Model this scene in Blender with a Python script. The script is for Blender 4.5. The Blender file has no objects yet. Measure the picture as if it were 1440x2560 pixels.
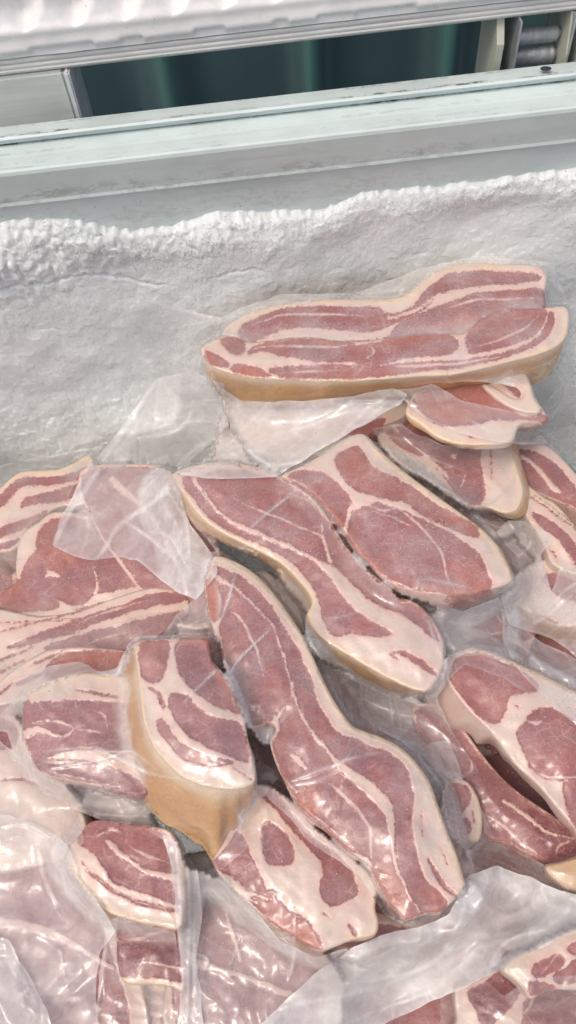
import bpy, math, random
import numpy as np
from mathutils import Vector, Matrix, Euler
from mathutils.geometry import delaunay_2d_cdt
from mathutils.bvhtree import BVHTree
random.seed(7); rng = np.random.default_rng(7)
SC = bpy.context.scene; COL = SC.collection
R = math.radians

# ---------------------------------------------------------------- camera
CAM = np.array([0.0, -0.265, 0.424]); PITCH, ROLL, VF = 58.0, -6.5, 66.0
cd = bpy.data.cameras.new('camera'); cam = bpy.data.objects.new('camera', cd); COL.objects.link(cam)
MR = Matrix.Rotation(R(90-PITCH), 3, 'X') @ Matrix.Rotation(R(ROLL), 3, 'Z')
cam.matrix_world = Matrix.Translation(CAM) @ MR.to_4x4()
cd.sensor_fit = 'VERTICAL'; cd.angle = R(VF); cd.clip_start = 0.01; cd.clip_end = 50
SC.camera = cam
# ---------------------------------------------------------------- sky, sun, exposure
SUN_EL, SUN_AZ = 62.0, 232.0        # azimuth clockwise from +Y (the freezer's back wall)
w = bpy.data.worlds.new('World'); SC.world = w; w.use_nodes = True
nt = w.node_tree; bg = nt.nodes['Background']
sky = nt.nodes.new('ShaderNodeTexSky'); sky.sky_type = 'NISHITA'; sky.sun_disc = False
sky.sun_elevation = R(SUN_EL); sky.sun_rotation = R(SUN_AZ); sky.dust_density = 6.0; sky.air_density = 1.0; sky.ozone_density = 0.1
nt.links.new(sky.outputs[0], bg.inputs[0]); bg.inputs[1].default_value = 0.125
sd = bpy.data.lights.new('sun', 'SUN'); sd.energy = 0.6; sd.angle = R(12); sd.color = (1, .985, .96)
sun = bpy.data.objects.new('sun', sd); COL.objects.link(sun)
az, el = R(SUN_AZ), R(SUN_EL)
sdir = Vector((math.sin(az)*math.cos(el), math.cos(az)*math.cos(el), math.sin(el)))
sun.rotation_euler = sdir.to_track_quat('Z', 'Y').to_euler(); sun.location = (0, -1, 2)
vs = SC.view_settings; vs.view_transform = 'Standard'; vs.look = 'None'; vs.gamma = 1; vs.exposure = 0.27
SC.cycles.max_bounces = 10; SC.cycles.transparent_max_bounces = 24; SC.cycles.diffuse_bounces = 4

# ---------------------------------------------------------------- helpers
M3 = np.array(MR); FPX = 1280/math.tan(R(VF/2))
def ray(px, py):
    px = np.asarray(px, float); py = np.asarray(py, float)
    d = np.stack([(px-720)/FPX, -(py-1280)/FPX, -np.ones_like(px)], -1)
    return d @ M3.T
def P(px, py, z):
    d = ray(px, py); t = (z-CAM[2])/d[..., 2]
    return CAM + d*t[..., None]
def PY(px, py, y):
    d = ray(px, py); t = (y-CAM[1])/d[..., 1]
    return CAM + d*t[..., None]
def h3(i, j, k, s):
    n = (i*73856093 ^ j*19349663 ^ k*83492791 ^ (s*2654435761 & 0x7fffffff)).astype(np.int64) & 0x7fffffff
    n = (n ^ (n >> 13))*1274126177 & 0x7fffffff
    n = (n ^ (n >> 16))*668265263 & 0x7fffffff
    return ((n >> 7) & 0xffff)/65535.0
def noise(p, s=0):
    p = np.asarray(p, float)
    if p.shape[-1] == 2: p = np.concatenate([p, np.zeros(p.shape[:-1]+(1,))+.37], -1)
    f = np.floor(p); u = p-f; u = u*u*(3-2*u); f = f.astype(np.int64); r = 0
    for a in (0, 1):
        for b in (0, 1):
            for c in (0, 1):
                wt = (u[..., 0] if a else 1-u[..., 0])*(u[..., 1] if b else 1-u[..., 1])*(u[..., 2] if c else 1-u[..., 2])
                r = r+wt*h3(f[..., 0]+a, f[..., 1]+b, f[..., 2]+c, s)
    return r*2-1
def fbm(p, o=4, s=0):
    r = 0; a = 1
    for k in range(o): r = r+a*noise(np.asarray(p)*2**k+k*7.3, s+k); a *= .5
    return r
def sm(x, a, b):
    t = np.clip((x-a)/(b-a), 0, 1); return t*t*(3-2*t)
def catmull(c, closed=True, k=6):
    c = np.asarray(c, float); n = len(c); o = []; u = []
    for i in range(n if closed else n-1):
        if closed: p0, p1, p2, p3 = c[i-1], c[i], c[(i+1) % n], c[(i+2) % n]
        else: p0, p1, p2, p3 = c[max(i-1, 0)], c[i], c[i+1], c[min(i+2, n-1)]
        for t in np.arange(k)/k:
            o.append(.5*((2*p1)+(-p0+p2)*t+(2*p0-5*p1+4*p2-p3)*t*t+(-p0+3*p1-3*p2+p3)*t**3)); u.append(i+t)
    if not closed: o.append(c[-1]); u.append(n-1)
    return np.array(o), np.array(u)
def resample(c, u, step, nctrl):
    c2 = np.vstack([c, c[:1]]); u2 = np.append(u, nctrl)
    s = np.r_[0, np.cumsum(np.linalg.norm(np.diff(c2, axis=0), axis=1))]
    n = max(8, int(s[-1]/step)); t = np.arange(n)*s[-1]/n
    return np.stack([np.interp(t, s, c2[:, 0]), np.interp(t, s, c2[:, 1])], 1), np.interp(t, s, u2)
def seg_dist(p, a, b, wa=None, wb=None):
    ab = b-a; L = (ab*ab).sum(-1)+1e-9
    out = np.full(len(p), 1e9); 
    for i in range(0, len(p), 4000):
        q = p[i:i+4000]
        t = np.clip(((q[:, None]-a[None])*ab[None]).sum(-1)/L, 0, 1)
        d = np.linalg.norm(q[:, None]-(a[None]+ab[None]*t[..., None]), axis=-1)
        if wa is not None: d = d-(wa+(wb-wa)*t)
        out[i:i+4000] = d.min(1)
    return out
def inside(p, c):
    a = c; b = np.roll(c, -1, 0); r = np.zeros(len(p), bool)
    for i in range(0, len(p), 4000):
        q = p[i:i+4000]; x = q[:, :1]; y = q[:, 1:]
        cr = ((a[:, 1] > y) != (b[:, 1] > y))
        xi = a[:, 0]+(y-a[:, 1])/(b[:, 1]-a[:, 1]+1e-12)*(b[:, 0]-a[:, 0])
        r[i:i+4000] = ((cr & (x < xi)).sum(1) % 2) == 1
    return r
def sdf(p, c):
    lo, hi = c.min(0)-60, c.max(0)+60
    m = ((p > lo) & (p < hi)).all(1); o = np.full(len(p), -60.0)
    q = p[m]
    if len(q):
        d = seg_dist(q, c, np.roll(c, -1, 0)); o[m] = np.where(inside(q, c), d, -d)
    return o
def polydist(p, c, w):
    c = np.asarray(c, float); w = np.broadcast_to(np.asarray(w, float), (len(c),)) if np.ndim(w) == 0 else np.interp(np.linspace(0, 1, len(c)), np.linspace(0, 1, len(w)), w)
    cc, u = catmull(c, False, 5); ww = np.interp(u, np.arange(len(c)), w)/2
    return seg_dist(p, cc[:-1], cc[1:], ww[:-1], ww[1:])
def tri_mesh(ring, step, jit=.15):
    lo, hi = ring.min(0), ring.max(0)
    gx, gy = np.meshgrid(np.arange(lo[0], hi[0], step), np.arange(lo[1], hi[1], step*.87))
    gx = gx+((np.arange(gx.shape[0]) % 2)*.5*step)[:, None]
    g = np.stack([gx.ravel(), gy.ravel()], 1); g += rng.uniform(-jit, jit, g.shape)*step
    g = g[inside(g, ring)]; d = seg_dist(g, ring, np.roll(ring, -1, 0)); g = g[d > step*.55]
    n = len(ring); vv = [Vector(v) for v in ring]+[Vector(v) for v in g]
    r = delaunay_2d_cdt(vv, [(i, (i+1) % n) for i in range(n)], [], 1, 1e-4)
    return np.array([tuple(v) for v in r[0]]), [tuple(f) for f in r[2]]
def obj(name, v, f, mat, parent=None, smooth=True, attrs=None, origin=None, mi=None):
    v = np.asarray(v, float)
    if origin is None and parent is not None: origin = ORG.get(parent.name, (0, 0, 0))
    if origin is None: origin = (0, 0, 0)
    me = bpy.data.meshes.new(name); me.from_pydata((v-np.array(origin)).tolist(), [], f)
    if smooth: me.polygons.foreach_set('use_smooth', [True]*len(me.polygons))
    for m in (mat if isinstance(mat, (list, tuple)) else [mat]): me.materials.append(m)
    if mi is not None: me.polygons.foreach_set('material_index', mi)
    for k, a in (attrs or {}).items():
        at = me.attributes.new(k, 'FLOAT', 'POINT'); at.data.foreach_set('value', np.asarray(a, np.float32))
    me.update(); o = bpy.data.objects.new(name, me); COL.objects.link(o)
    if parent is not None: o.parent = parent; ORG[o.name] = origin
    else: o.location = origin
    return o
ORG = {}
def thing(name, label, cat, loc, group=None):
    o = bpy.data.objects.new(name, None); COL.objects.link(o); o.location = loc; o.empty_display_size = .02
    o['label'] = label; o['category'] = cat
    if group: o['group'] = group
    ORG[o.name] = tuple(loc); return o

# ---------------------------------------------------------------- materials
class NT:
    def __init__(s, name):
        s.m = bpy.data.materials.new(name); s.m.use_nodes = True; s.t = s.m.node_tree; s.n = s.t.nodes
        s.b = s.n['Principled BSDF']; s.out = s.n['Material Output']
    def new(s, t, **kw):
        x = s.n.new(t)
        for k, v in kw.items(): setattr(x, k, v)
        return x
    def link(s, a, b): s.t.links.new(a, b)
    def put(s, sock, v):
        if hasattr(v, 'is_output') or isinstance(v, bpy.types.NodeSocket): s.link(v, sock)
        else: sock.default_value = v
    def attr(s, n): return s.new('ShaderNodeAttribute', attribute_name=n).outputs['Fac']
    def co(s):
        if not hasattr(s, '_c'):
            tc = s.new('ShaderNodeTexCoord'); oi = s.new('ShaderNodeObjectInfo')
            a = s.new('ShaderNodeVectorMath', operation='ADD'); c = s.new('ShaderNodeCombineXYZ')
            mm = s.new('ShaderNodeMath', operation='MULTIPLY'); s.link(oi.outputs['Random'], mm.inputs[0]); mm.inputs[1].default_value = 3.0
            for k in range(3): s.link(mm.outputs[0], c.inputs[k])
            s.link(tc.outputs['Object'], a.inputs[0]); s.link(c.outputs[0], a.inputs[1]); s._c = a.outputs[0]
        return s._c
    def noise(s, scale, detail=3, rough=.55, dist=0, vec=None):
        x = s.new('ShaderNodeTexNoise'); s.link(vec or s.co(), x.inputs['Vector'])
        x.inputs['Scale'].default_value = scale; x.inputs['Detail'].default_value = detail
        x.inputs['Roughness'].default_value = rough; x.inputs['Distortion'].default_value = dist; return x.outputs['Fac']
    def voro(s, scale, feat='F1', out='Distance', vec=None):
        x = s.new('ShaderNodeTexVoronoi', feature=feat); s.link(vec or s.co(), x.inputs['Vector']); x.inputs['Scale'].default_value = scale
        return x.outputs[out]
    def scaled(s, v):
        m = s.new('ShaderNodeVectorMath', operation='MULTIPLY'); s.link(s.co(), m.inputs[0]); m.inputs[1].default_value = v; return m.outputs[0]
    def math(s, op, a, b=0.0, c=0.0, clamp=False):
        x = s.new('ShaderNodeMath', operation=op, use_clamp=clamp); s.put(x.inputs[0], a); s.put(x.inputs[1], b); s.put(x.inputs[2], c); return x.outputs[0]
    def ramp(s, v, a, b, o0=0.0, o1=1.0, smooth=True):
        x = s.new('ShaderNodeMapRange', interpolation_type='SMOOTHSTEP' if smooth else 'LINEAR')
        s.put(x.inputs[0], v); x.inputs[1].default_value = a; x.inputs[2].default_value = b; x.inputs[3].default_value = o0; x.inputs[4].default_value = o1
        return x.outputs[0]
    def mix(s, f, a, b, mode='MIX'):
        x = s.new('ShaderNodeMix', data_type='RGBA', blend_type=mode); s.put(x.inputs[0], f)
        for sk, v in ((x.inputs[6], a), (x.inputs[7], b)):
            if isinstance(v, tuple): sk.default_value = (*v, 1) if len(v) == 3 else v
            else: s.link(v, sk)
        return x.outputs[2]
    def bump(s, h, dist, strength=1.0, nrm=None):
        x = s.new('ShaderNodeBump'); x.inputs['Distance'].default_value = dist; x.inputs['Strength'].default_value = strength
        s.link(h, x.inputs['Height'])
        if nrm: s.link(nrm, x.inputs['Normal'])
        return x.outputs[0]
    def base(s, c, rough=.5, **kw):
        s.put(s.b.inputs['Base Color'], c if not isinstance(c, tuple) else (*c, 1)); s.put(s.b.inputs['Roughness'], rough)
        for k, v in kw.items(): s.put(s.b.inputs[k.replace('_', ' ')], v)

def pork_mat():
    s = NT('pork_flesh')
    L = s.attr('lean'); tone = s.attr('tone'); rd = s.attr('rdist'); fz = s.attr('frost')
    j = s.math('MULTIPLY', s.math('SUBTRACT', s.noise(380, 4, .7), .5), 5.0)
    j2 = s.math('MULTIPLY', s.math('SUBTRACT', s.noise(1300, 2), .5), 1.5)
    lj = s.math('ADD', s.math('ADD', L, j), j2)
    m = s.ramp(lj, -.45, .45)
    # lean colour
    lc = s.mix(s.ramp(s.noise(55, 3), .35, .68), (.265, .110, .116), (.335, .125, .119))
    lc = s.mix(s.ramp(tone, 0, 1), lc, (.44, .150, .100))
    lc = s.mix(s.ramp(tone, 0, -1), lc, (.16, .030, .042))
    lc = s.mix(s.math('MULTIPLY', s.ramp(s.noise(700, 3, .7), .45, .75), .4), lc, (.50, .26, .25))
    vein = s.ramp(s.voro(130, 'DISTANCE_TO_EDGE', vec=None), .0, .05, 1, 0)
    vein = s.math('MULTIPLY', vein, s.ramp(s.noise(90, 2), .50, .62))
    lc = s.mix(s.math('MULTIPLY', vein, .42), lc, (.66, .44, .38))
    fleck = s.math('MAXIMUM', s.ramp(s.noise(1500, 2, .5), .70, .78), s.ramp(s.noise(480, 3, .6), .70, .76))
    lc = s.mix(s.math('MULTIPLY', fleck, .32), lc, (.72, .55, .52))
    dk = s.ramp(s.noise(260, 4, .6), .30, .48, 1, 0)
    lc = s.mix(s.math('MULTIPLY', dk, .35), lc, (.20, .045, .055))
    gr = s.ramp(s.noise(170, 5, .75, .6, vec=s.scaled((1.0, 3.4, 1.0))), .36, .66); lc = s.mix(s.math('MULTIPLY', gr, .28), lc, (.46, .25, .23))
    vn = s.math('MULTIPLY', s.ramp(s.math('ADD', s.attr('vein'), s.math('MULTIPLY', s.math('SUBTRACT', s.noise(420, 4, .7), .5), 2.2)), .85, -.25), s.ramp(s.noise(140, 2), .3, .6, .5, 1))
    lc = s.mix(s.math('MULTIPLY', vn, .85), lc, (.74, .56, .50))
    # fat colour
    fc = s.mix(s.ramp(s.noise(70, 3), .3, .7), (.68, .535, .465), (.68, .57, .48))
    near = s.ramp(lj, -4.5, -.3)
    fc = s.mix(s.math('MULTIPLY', near, .55), fc, (.72, .44, .38))
    fc = s.mix(s.ramp(s.noise(420, 3, .6), .62, .80, 0, .25), fc, (.60, .30, .26))
    fc = s.mix(s.ramp(rd, .4, 6.0, .8, 0), fc, (.74, .58, .41))
    fc = s.mix(s.ramp(rd, .0, 1.0, .8, 0), fc, (.62, .42, .24))
    c = s.mix(m, fc, lc)
    fr = s.math('MULTIPLY', s.math('MULTIPLY', s.ramp(s.math('ADD', s.math('MULTIPLY', s.noise(45, 3, .6), .6), s.math('MULTIPLY', s.noise(900, 4, .75), .65)), .50, 1.0), .62), fz)
    c = s.mix(fr, c, (.62, .54, .55))
    bl = s.ramp(s.noise(160, 1), .80, .84)
    c = s.mix(s.math('MULTIPLY', bl, .8), c, (.30, .05, .04))
    h = s.math('ADD', s.math('MULTIPLY', m, -.25), s.math('ADD', s.math('MULTIPLY', s.noise(500, 4, .6), .5), s.math('MULTIPLY', s.noise(110, 2), .7)))
    nb = s.bump(h, .0008, .7)
    s.base(c, s.ramp(s.noise(300, 3), .3, .7, .34, .58), Subsurface_Weight=.25, Coat_Weight=.55, Coat_Roughness=.17, Specular_IOR_Level=.4)
    s.b.inputs['Subsurface Radius'].default_value = (1, .45, .3); s.b.inputs['Subsurface Scale'].default_value = .0016
    s.link(nb, s.b.inputs['Normal'])
    wr = s.bump(s.noise(60, 2, .5, .6), .0014, .38); s.link(wr, s.b.inputs['Coat Normal'])
    return s.m
def rind_mat():
    s = NT('pork_rind')
    c = s.mix(s.ramp(s.noise(45, 3), .3, .7), (.62, .39, .18), (.56, .31, .135))
    c = s.mix(s.ramp(s.noise(600, 3, .7), .5, .75, 0, .5), c, (.70, .52, .32))
    c = s.mix(s.ramp(s.attr('fatrim'), 0, 1), c, (.74, .60, .46))
    pore = s.ramp(s.voro(420), .0, .18, 1, 0); c = s.mix(s.math('MULTIPLY', pore, .3), c, (.40, .20, .09))
    s.base(c, .42, Subsurface_Weight=.2, Coat_Weight=.4, Coat_Roughness=.2)
    s.b.inputs['Subsurface Radius'].default_value = (1, .5, .25); s.b.inputs['Subsurface Scale'].default_value = .0015
    s.link(s.bump(s.math('ADD', s.noise(350, 4, .6), s.noise(90, 2)), .0010, .7), s.b.inputs['Normal']); return s.m
def film_mat():
    s = NT('bag_film')
    op = s.attr('op')
    n = s.ramp(s.noise(40, 3, .55, .5), .3, .75, .75, 1.2)
    st = s.ramp(s.noise(130, 4, .6, .8), .35, .8, .88, 1.2)
    f = s.math('MULTIPLY', s.math('MULTIPLY', op, n), st, clamp=True)
    lw = s.new('ShaderNodeLayerWeight'); lw.inputs[0].default_value = .35
    f = s.math('ADD', f, s.math('MULTIPLY', s.math('POWER', lw.outputs['Facing'], 2.2), s.math('ADD', .03, s.math('MULTIPLY', op, .35))), clamp=True)
    wr = s.math('ADD', s.noise(60, 2, .45, .8), s.math('MULTIPLY', s.noise(330, 2, .5, 0.3), .10))
    nb = s.bump(wr, .0016, .5)
    tr = s.new('ShaderNodeBsdfTransparent'); di = s.new('ShaderNodeBsdfDiffuse'); tl = s.new('ShaderNodeBsdfTranslucent')
    for x in (di, tl): x.inputs[0].default_value = (.93, .93, .93, 1); s.link(nb, x.inputs['Normal'])
    dm = s.new('ShaderNodeMixShader'); dm.inputs[0].default_value = .28; s.link(di.outputs[0], dm.inputs[1]); s.link(tl.outputs[0], dm.inputs[2])
    m1 = s.new('ShaderNodeMixShader'); s.link(f, m1.inputs[0]); s.link(tr.outputs[0], m1.inputs[1]); s.link(dm.outputs[0], m1.inputs[2])
    gl = s.new('ShaderNodeBsdfGlossy'); gl.inputs['Roughness'].default_value = .15; s.link(nb, gl.inputs['Normal'])
    fr = s.new('ShaderNodeLayerWeight'); fr.inputs[0].default_value = .5; s.link(nb, fr.inputs['Normal']); frv = s.math('ADD', .04, s.math('MULTIPLY', s.math('POWER', fr.outputs['Facing'], 4.5), .75))
    m2 = s.new('ShaderNodeMixShader'); s.link(frv, m2.inputs[0]); s.link(m1.outputs[0], m2.inputs[1]); s.link(gl.outputs[0], m2.inputs[2])
    s.link(m2.outputs[0], s.out.inputs[0]); s.n.remove(s.b); return s.m
def frost_mat():
    s = NT('frost')
    g = s.attr('tone')
    c = s.mix(s.ramp(s.noise(35, 4), .3, .7), (.80, .84, .83), (.76, .79, .78))
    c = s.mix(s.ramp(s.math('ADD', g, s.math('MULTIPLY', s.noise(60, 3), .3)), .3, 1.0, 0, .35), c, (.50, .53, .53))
    s.base(c, .55, Specular_IOR_Level=.6, Subsurface_Weight=.6)
    s.b.inputs['Subsurface Radius'].default_value = (.95, .98, 1); s.b.inputs['Subsurface Scale'].default_value = .003
    h = s.math('ADD', s.noise(900, 4, .7), s.math('MULTIPLY', s.noise(260, 3, .6), 1.2))
    s.link(s.bump(h, .0007, .6), s.b.inputs['Normal']); return s.m
def enamel_mat(name, col, dirtlines=(), rough=.35, dirt=.5):
    s = NT(name)
    tc = s.new('ShaderNodeTexCoord'); sp = s.new('ShaderNodeSeparateXYZ'); s.link(tc.outputs['Object'], sp.inputs[0])
    c = s.mix(s.ramp(s.noise(25, 4), .35, .7), col, tuple(x*.90 for x in col))
    st = s.ramp(s.noise(120, 4, .65, vec=s.scaled((.06, 1, 1))), .48, .78, 0, dirt*.55)
    c = s.mix(st, c, tuple(x*.55 for x in (.9*col[0], .92*col[1], .88*col[2])))
    for (y0, hw, amt, sc) in dirtlines:
        d = s.math('ABSOLUTE', s.math('SUBTRACT', s.math('ADD', sp.outputs['Y'], s.math('MULTIPLY', s.math('SUBTRACT', s.noise(30, 2), .5), .003)), y0))
        mk = s.math('MULTIPLY', s.ramp(d, 0, hw, 1, 0), s.ramp(s.noise(sc, 4, .8, vec=s.scaled((.5, 1, 1))), .46, .58))
        mk = s.math('MULTIPLY', mk, s.ramp(s.noise(11, 2), .38, .55))
        c = s.mix(s.math('MULTIPLY', mk, amt), c, (.10, .10, .085))
    sp2 = s.ramp(s.noise(520, 2, .5), .745, .775); c = s.mix(s.math('MULTIPLY', sp2, .7), c, (.12, .11, .10))
    s.base(c, s.ramp(s.noise(60, 3), .3, .7, rough*.8, rough*1.3)); s.link(s.bump(s.noise(90, 4), .0006, .5), s.b.inputs['Normal']); return s.m
def plain_mat(name, col, rough=.5, metal=0, n=40, var=.2, bump=.0004):
    s = NT(name); c = s.mix(s.ramp(s.noise(n, 4, .6), .3, .7), col, tuple(x*(1-var) for x in col))
    s.base(c, rough, Metallic=metal); s.link(s.bump(s.noise(n*6, 4, .6), bump, .6), s.b.inputs['Normal']); return s.m
M_PORK, M_RIND, M_FILM, M_FROST = pork_mat(), rind_mat(), film_mat(), frost_mat()

# ---------------------------------------------------------------- pork slabs
CR = {'S': (0, 0, 1), 'C2': (400, 600, .7222), 'C3': (350, 1050, .7569), 'C4': (0, 1100, .4861), 'D1': (0, 1550, .5),
      'D2': (450, 1350, .5486), 'D3': (0, 2000, .5556), 'D4': (700, 1550, .5139), 'D5': (0, 500, .5), 'D6': (1000, 1000, .3056)}
def cv(cs, pts):
    x0, y0, s = CR[cs]; return np.array([(x0+p[0]*s, y0+p[1]*s) for p in pts], float)
MM = 1/4.0      # px to about mm at the pile
OBST_V, OBST_F = [], []
def add_obst(v, f):
    b = len(OBST_V); OBST_V.extend(v.tolist()); OBST_F.extend([tuple(i+b for i in q) for q in f])
def slab(parent, cs, out, z, th=.034, g=(0, 0), lean=(), fat=(), ls=(), rind=None, ext=(), frost=.35, step=4.2, dome=.8, rnd=4.0, jag=0, tone0=0., label=None, side_bulge=.0012, name='pork_slab', rindtop=False):
    sc = CR[cs][2]; ctrl = cv(cs, out); n = len(ctrl)
    cc, u = catmull(ctrl); ring, ru = resample(cc, u, step, n)
    seed = len(OBST_V) % 997
    vv, ff = tri_mesh(ring, step); nr = len(ring)
    d = seg_dist(vv, ring, np.roll(ring, -1, 0)); d[:nr] = 0
    c0 = ctrl.mean(0)
    def zz(q): return z+g[0]*(q[:, 0]-c0[0])/100+g[1]*(q[:, 1]-c0[1])/100
    # pattern
    wv = vv+np.stack([noise(vv/28, seed), noise(vv/28+9, seed)], 1)*3.0
    L = np.full(len(vv), -60.0); T = tone0+.35*math.sin(seed*1.7)*.6+.18*noise(vv/90, seed+2)
    for q in lean:
        pts, t = (q if isinstance(q, tuple) and len(q) == 2 and isinstance(q[0], list) else (q, 0))
        pc, _ = catmull(cv(cs, pts), True, 4); s_ = sdf(wv, pc); L = np.maximum(L, s_)
        if t: T += t*sm(s_, -6, 14)
    L = L+2.2; VN = np.full(len(vv), 20.0)
    for pts, wd in fat:
        thin = np.max(wd)*sc < 7.5; wa = np.atleast_1d(np.asarray(wd, float))*sc
        if thin: wa = np.r_[-3.0, wa*1.1, -3.0]
        q = polydist(wv, cv(cs, pts), wa)
        if thin: VN = np.minimum(VN, q)
        else: L = np.minimum(L, q)
    for pts, wd in ls: L = np.maximum(L, -polydist(wv, cv(cs, pts), np.asarray(wd, float)*sc))
    T = T+.45*(1-sm(d, 0, 26))*sm(T, -.4, -.05)
    L = np.clip(L, -30, 30)*MM
    if rind:
        a, b = rind; rm = ((ru-a) % n) <= ((b-a) % n)
        rp = ring[rm]; rdist = seg_dist(vv, rp, rp)*MM
        if rindtop: rdist = rdist*0
    else: rm = np.zeros(nr, bool); rdist = np.full(len(vv), 50.0)
    # relief
    zt = zz(vv)
    e = np.clip(1-d/rnd, 0, 1); zt = zt-.0016*(1-np.sqrt(1-e**2+1e-9))
    zt = zt+dome*(.0035*(sm(d, 0, 90)-.6)+.0022*fbm(vv/110, 2, seed)*sm(d, 0, 30)+.0006*noise(vv/22, seed+3)*sm(d, 0, 12))
    zt = zt-.0005*sm(L, -.5, .5)
    top = P(vv[:, 0], vv[:, 1], zt)
    # sides
    K = 7; rows = []; ctr = top[:nr].mean(0)
    pxb = ring.copy()
    if len(ext):
        ec = cv(cs, [(q[0], q[1]) for q in ext]); eo = np.array([(q[2]*sc, q[3]*sc) for q in ext])
        wgt = 1/(np.linalg.norm(ring[:, None]-ec[None], axis=-1)**3+50.); off = (wgt[..., None]*eo[None]).sum(1)/wgt.sum(1)[:, None]
        for _ in range(2): off = (off+np.roll(off, 1, 0)+np.roll(off, -1, 0))/3
        bot = P(ring[:, 0]+off[:, 0], ring[:, 1]+off[:, 1], zt[:nr]-th)
    else:
        bot = top[:nr]-np.array([0, 0, th]); dv = bot-ctr; dv[:, 2] = 0; bot = bot-dv/(np.linalg.norm(dv, axis=1)[:, None]+1e-9)*.004
    tg = np.roll(top[:nr], -1, 0)-np.roll(top[:nr], 1, 0); nrm = np.stack([tg[:, 1], -tg[:, 0]], 1); nrm /= np.linalg.norm(nrm, axis=1)[:, None]+1e-9
    if ((top[:nr, :2]-ctr[:2])*nrm).sum() < 0: nrm = -nrm
    for k in range(1, K+1):
        t = k/K; q = top[:nr]*(1-t)+bot*t; b = math.sin(math.pi*min(t*1.05, 1))*side_bulge
        q[:, :2] += nrm*(b+.0012*noise(np.concatenate([ring/40, np.full((nr, 1), t*2.)], 1), seed+5)*min(1, t*3))[:, None]; rows.append(q)
    V = np.vstack([top]+rows); nt_ = len(top)
    def rid(k, i): return i % nr if k == 0 else nt_+(k-1)*nr+i % nr
    ori = 1 if (np.cross(top[ff[0][1]]-top[ff[0][0]], top[ff[0][2]]-top[ff[0][0]])[2] > 0) else -1
    F = [f if ori > 0 else f[::-1] for f in ff]; RF = []
    area = .5*np.sum(ring[:, 0]*np.roll(ring[:, 1], -1)-np.roll(ring[:, 0], -1)*ring[:, 1])
    for k in range(K):
        for i in range(nr):
            q = (rid(k, i), rid(k+1, i), rid(k+1, i+1), rid(k, i+1))
            if area > 0: q = q[::-1]
            (RF if rm[i] and rm[(i+1) % nr] else F).append(q)
    F.append(tuple(rid(K, i) for i in range(nr)) if area > 0 else tuple(rid(K, i) for i in range(nr-1, -1, -1)))
    Ls = np.tile(L[:nr], K); Ls = Ls+np.repeat(np.arange(1, K+1)/K, nr)*1.5*fbm(np.concatenate([np.tile(ring/60, (K, 1)), np.repeat(np.arange(K)/2., nr)[:, None]], 1), 2, seed+8)
    LL = np.r_[L, Ls]; TT = np.r_[T, np.tile(T[:nr], K)]; rr = np.r_[rdist, np.tile(rdist[:nr]+3, K)]
    o = obj(name, V, F, M_PORK, parent, attrs={'lean': LL, 'vein': np.r_[VN*MM, np.full(K*nr, 5.)], 'tone': TT, 'rdist': rr, 'frost': np.full(len(V), frost)})
    if label: o['label'] = label
    add_obst(V, F)
    if RF:
        idx = sorted({i for q in RF for i in q}); mp = {a: b for b, a in enumerate(idx)}
        V2 = V[idx]; fr = np.array([1.0 if i < nr else max(0, 1-(((i-nt_)//nr)+1)/1.6) if i >= nt_ else 0 for i in idx])
        ue = np.array([min(abs((ru[(i if i < nr else (i-nt_) % nr)]-a+n/2) % n-n/2), abs((ru[(i if i < nr else (i-nt_) % nr)]-b+n/2) % n-n/2)) if (b-a) < n-1.5 else 9 for i in idx]); fr = np.maximum(fr, 1-sm(ue, 0, .7))
        RF2 = [tuple(mp[i] for i in q) for q in RF]
        obj('rind', V2, RF2, M_RIND, o, attrs={'fatrim': fr}, origin=ORG[o.name]); add_obst(V2, RF2)
    return o
def pack(label, px, py, z, group='packs of frozen pork belly heaped in the freezer', name='pork_belly_pack', cat='meat pack'):
    c = P(np.array([float(px)]), np.array([float(py)]), np.array([z-.03]))[0]
    return thing(name, label, cat, tuple(c), group)
# ================================================================ the freezer
WALLY = .178
def extrude_x(name, prof, x0, x1, mat, parent, n=2, closed=False, smooth=False):
    xs = np.linspace(x0, x1, n); pr = np.array(prof, float); m = len(pr)
    V = np.array([(x, y, z) for x in xs for y, z in pr]); F = []
    for i in range(n-1):
        for k in range(m if closed else m-1): F.append((i*m+k, i*m+(k+1) % m, (i+1)*m+(k+1) % m, (i+1)*m+k))
    if closed: F += [tuple(range(m-1, -1, -1)), tuple((n-1)*m+k for k in range(m))]
    return obj(name, V, F, mat, parent, smooth=smooth)
def box(name, lo, hi, mat, parent, bev=.0, smooth=False):
    x0, y0, z0 = lo; x1, y1, z1 = hi; b = bev
    if b <= 0:
        V = [(x, y, z) for x in (x0, x1) for y in (y0, y1) for z in (z0, z1)]
        F = [(0, 1, 3, 2), (4, 6, 7, 5), (0, 4, 5, 1), (2, 3, 7, 6), (0, 2, 6, 4), (1, 5, 7, 3)]
        return obj(name, V, F, mat, parent, smooth=False)
    import bmesh
    bm = bmesh.new(); bmesh.ops.create_cube(bm, size=1)
    for v in bm.verts: v.co = Vector(((x0+x1)/2+v.co.x*(x1-x0), (y0+y1)/2+v.co.y*(y1-y0), (z0+z1)/2+v.co.z*(z1-z0)))
    bmesh.ops.bevel(bm, geom=bm.edges[:], offset=b, segments=2, affect='EDGES')
    V = [tuple(v.co) for v in bm.verts]; bm.verts.index_update(); F = [tuple(v.index for v in f.verts) for f in bm.faces]; bm.free()
    return obj(name, V, F, mat, parent, smooth=smooth)
def yz(row, z=None, y=None):      # the point of the mid column's ray at this photo row
    p = P(np.array([720.]), np.array([float(row)]), np.array([z]))[0] if z is not None else PY(np.array([720.]), np.array([float(row)]), y)[0]
    return (p[1], p[2])
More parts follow.
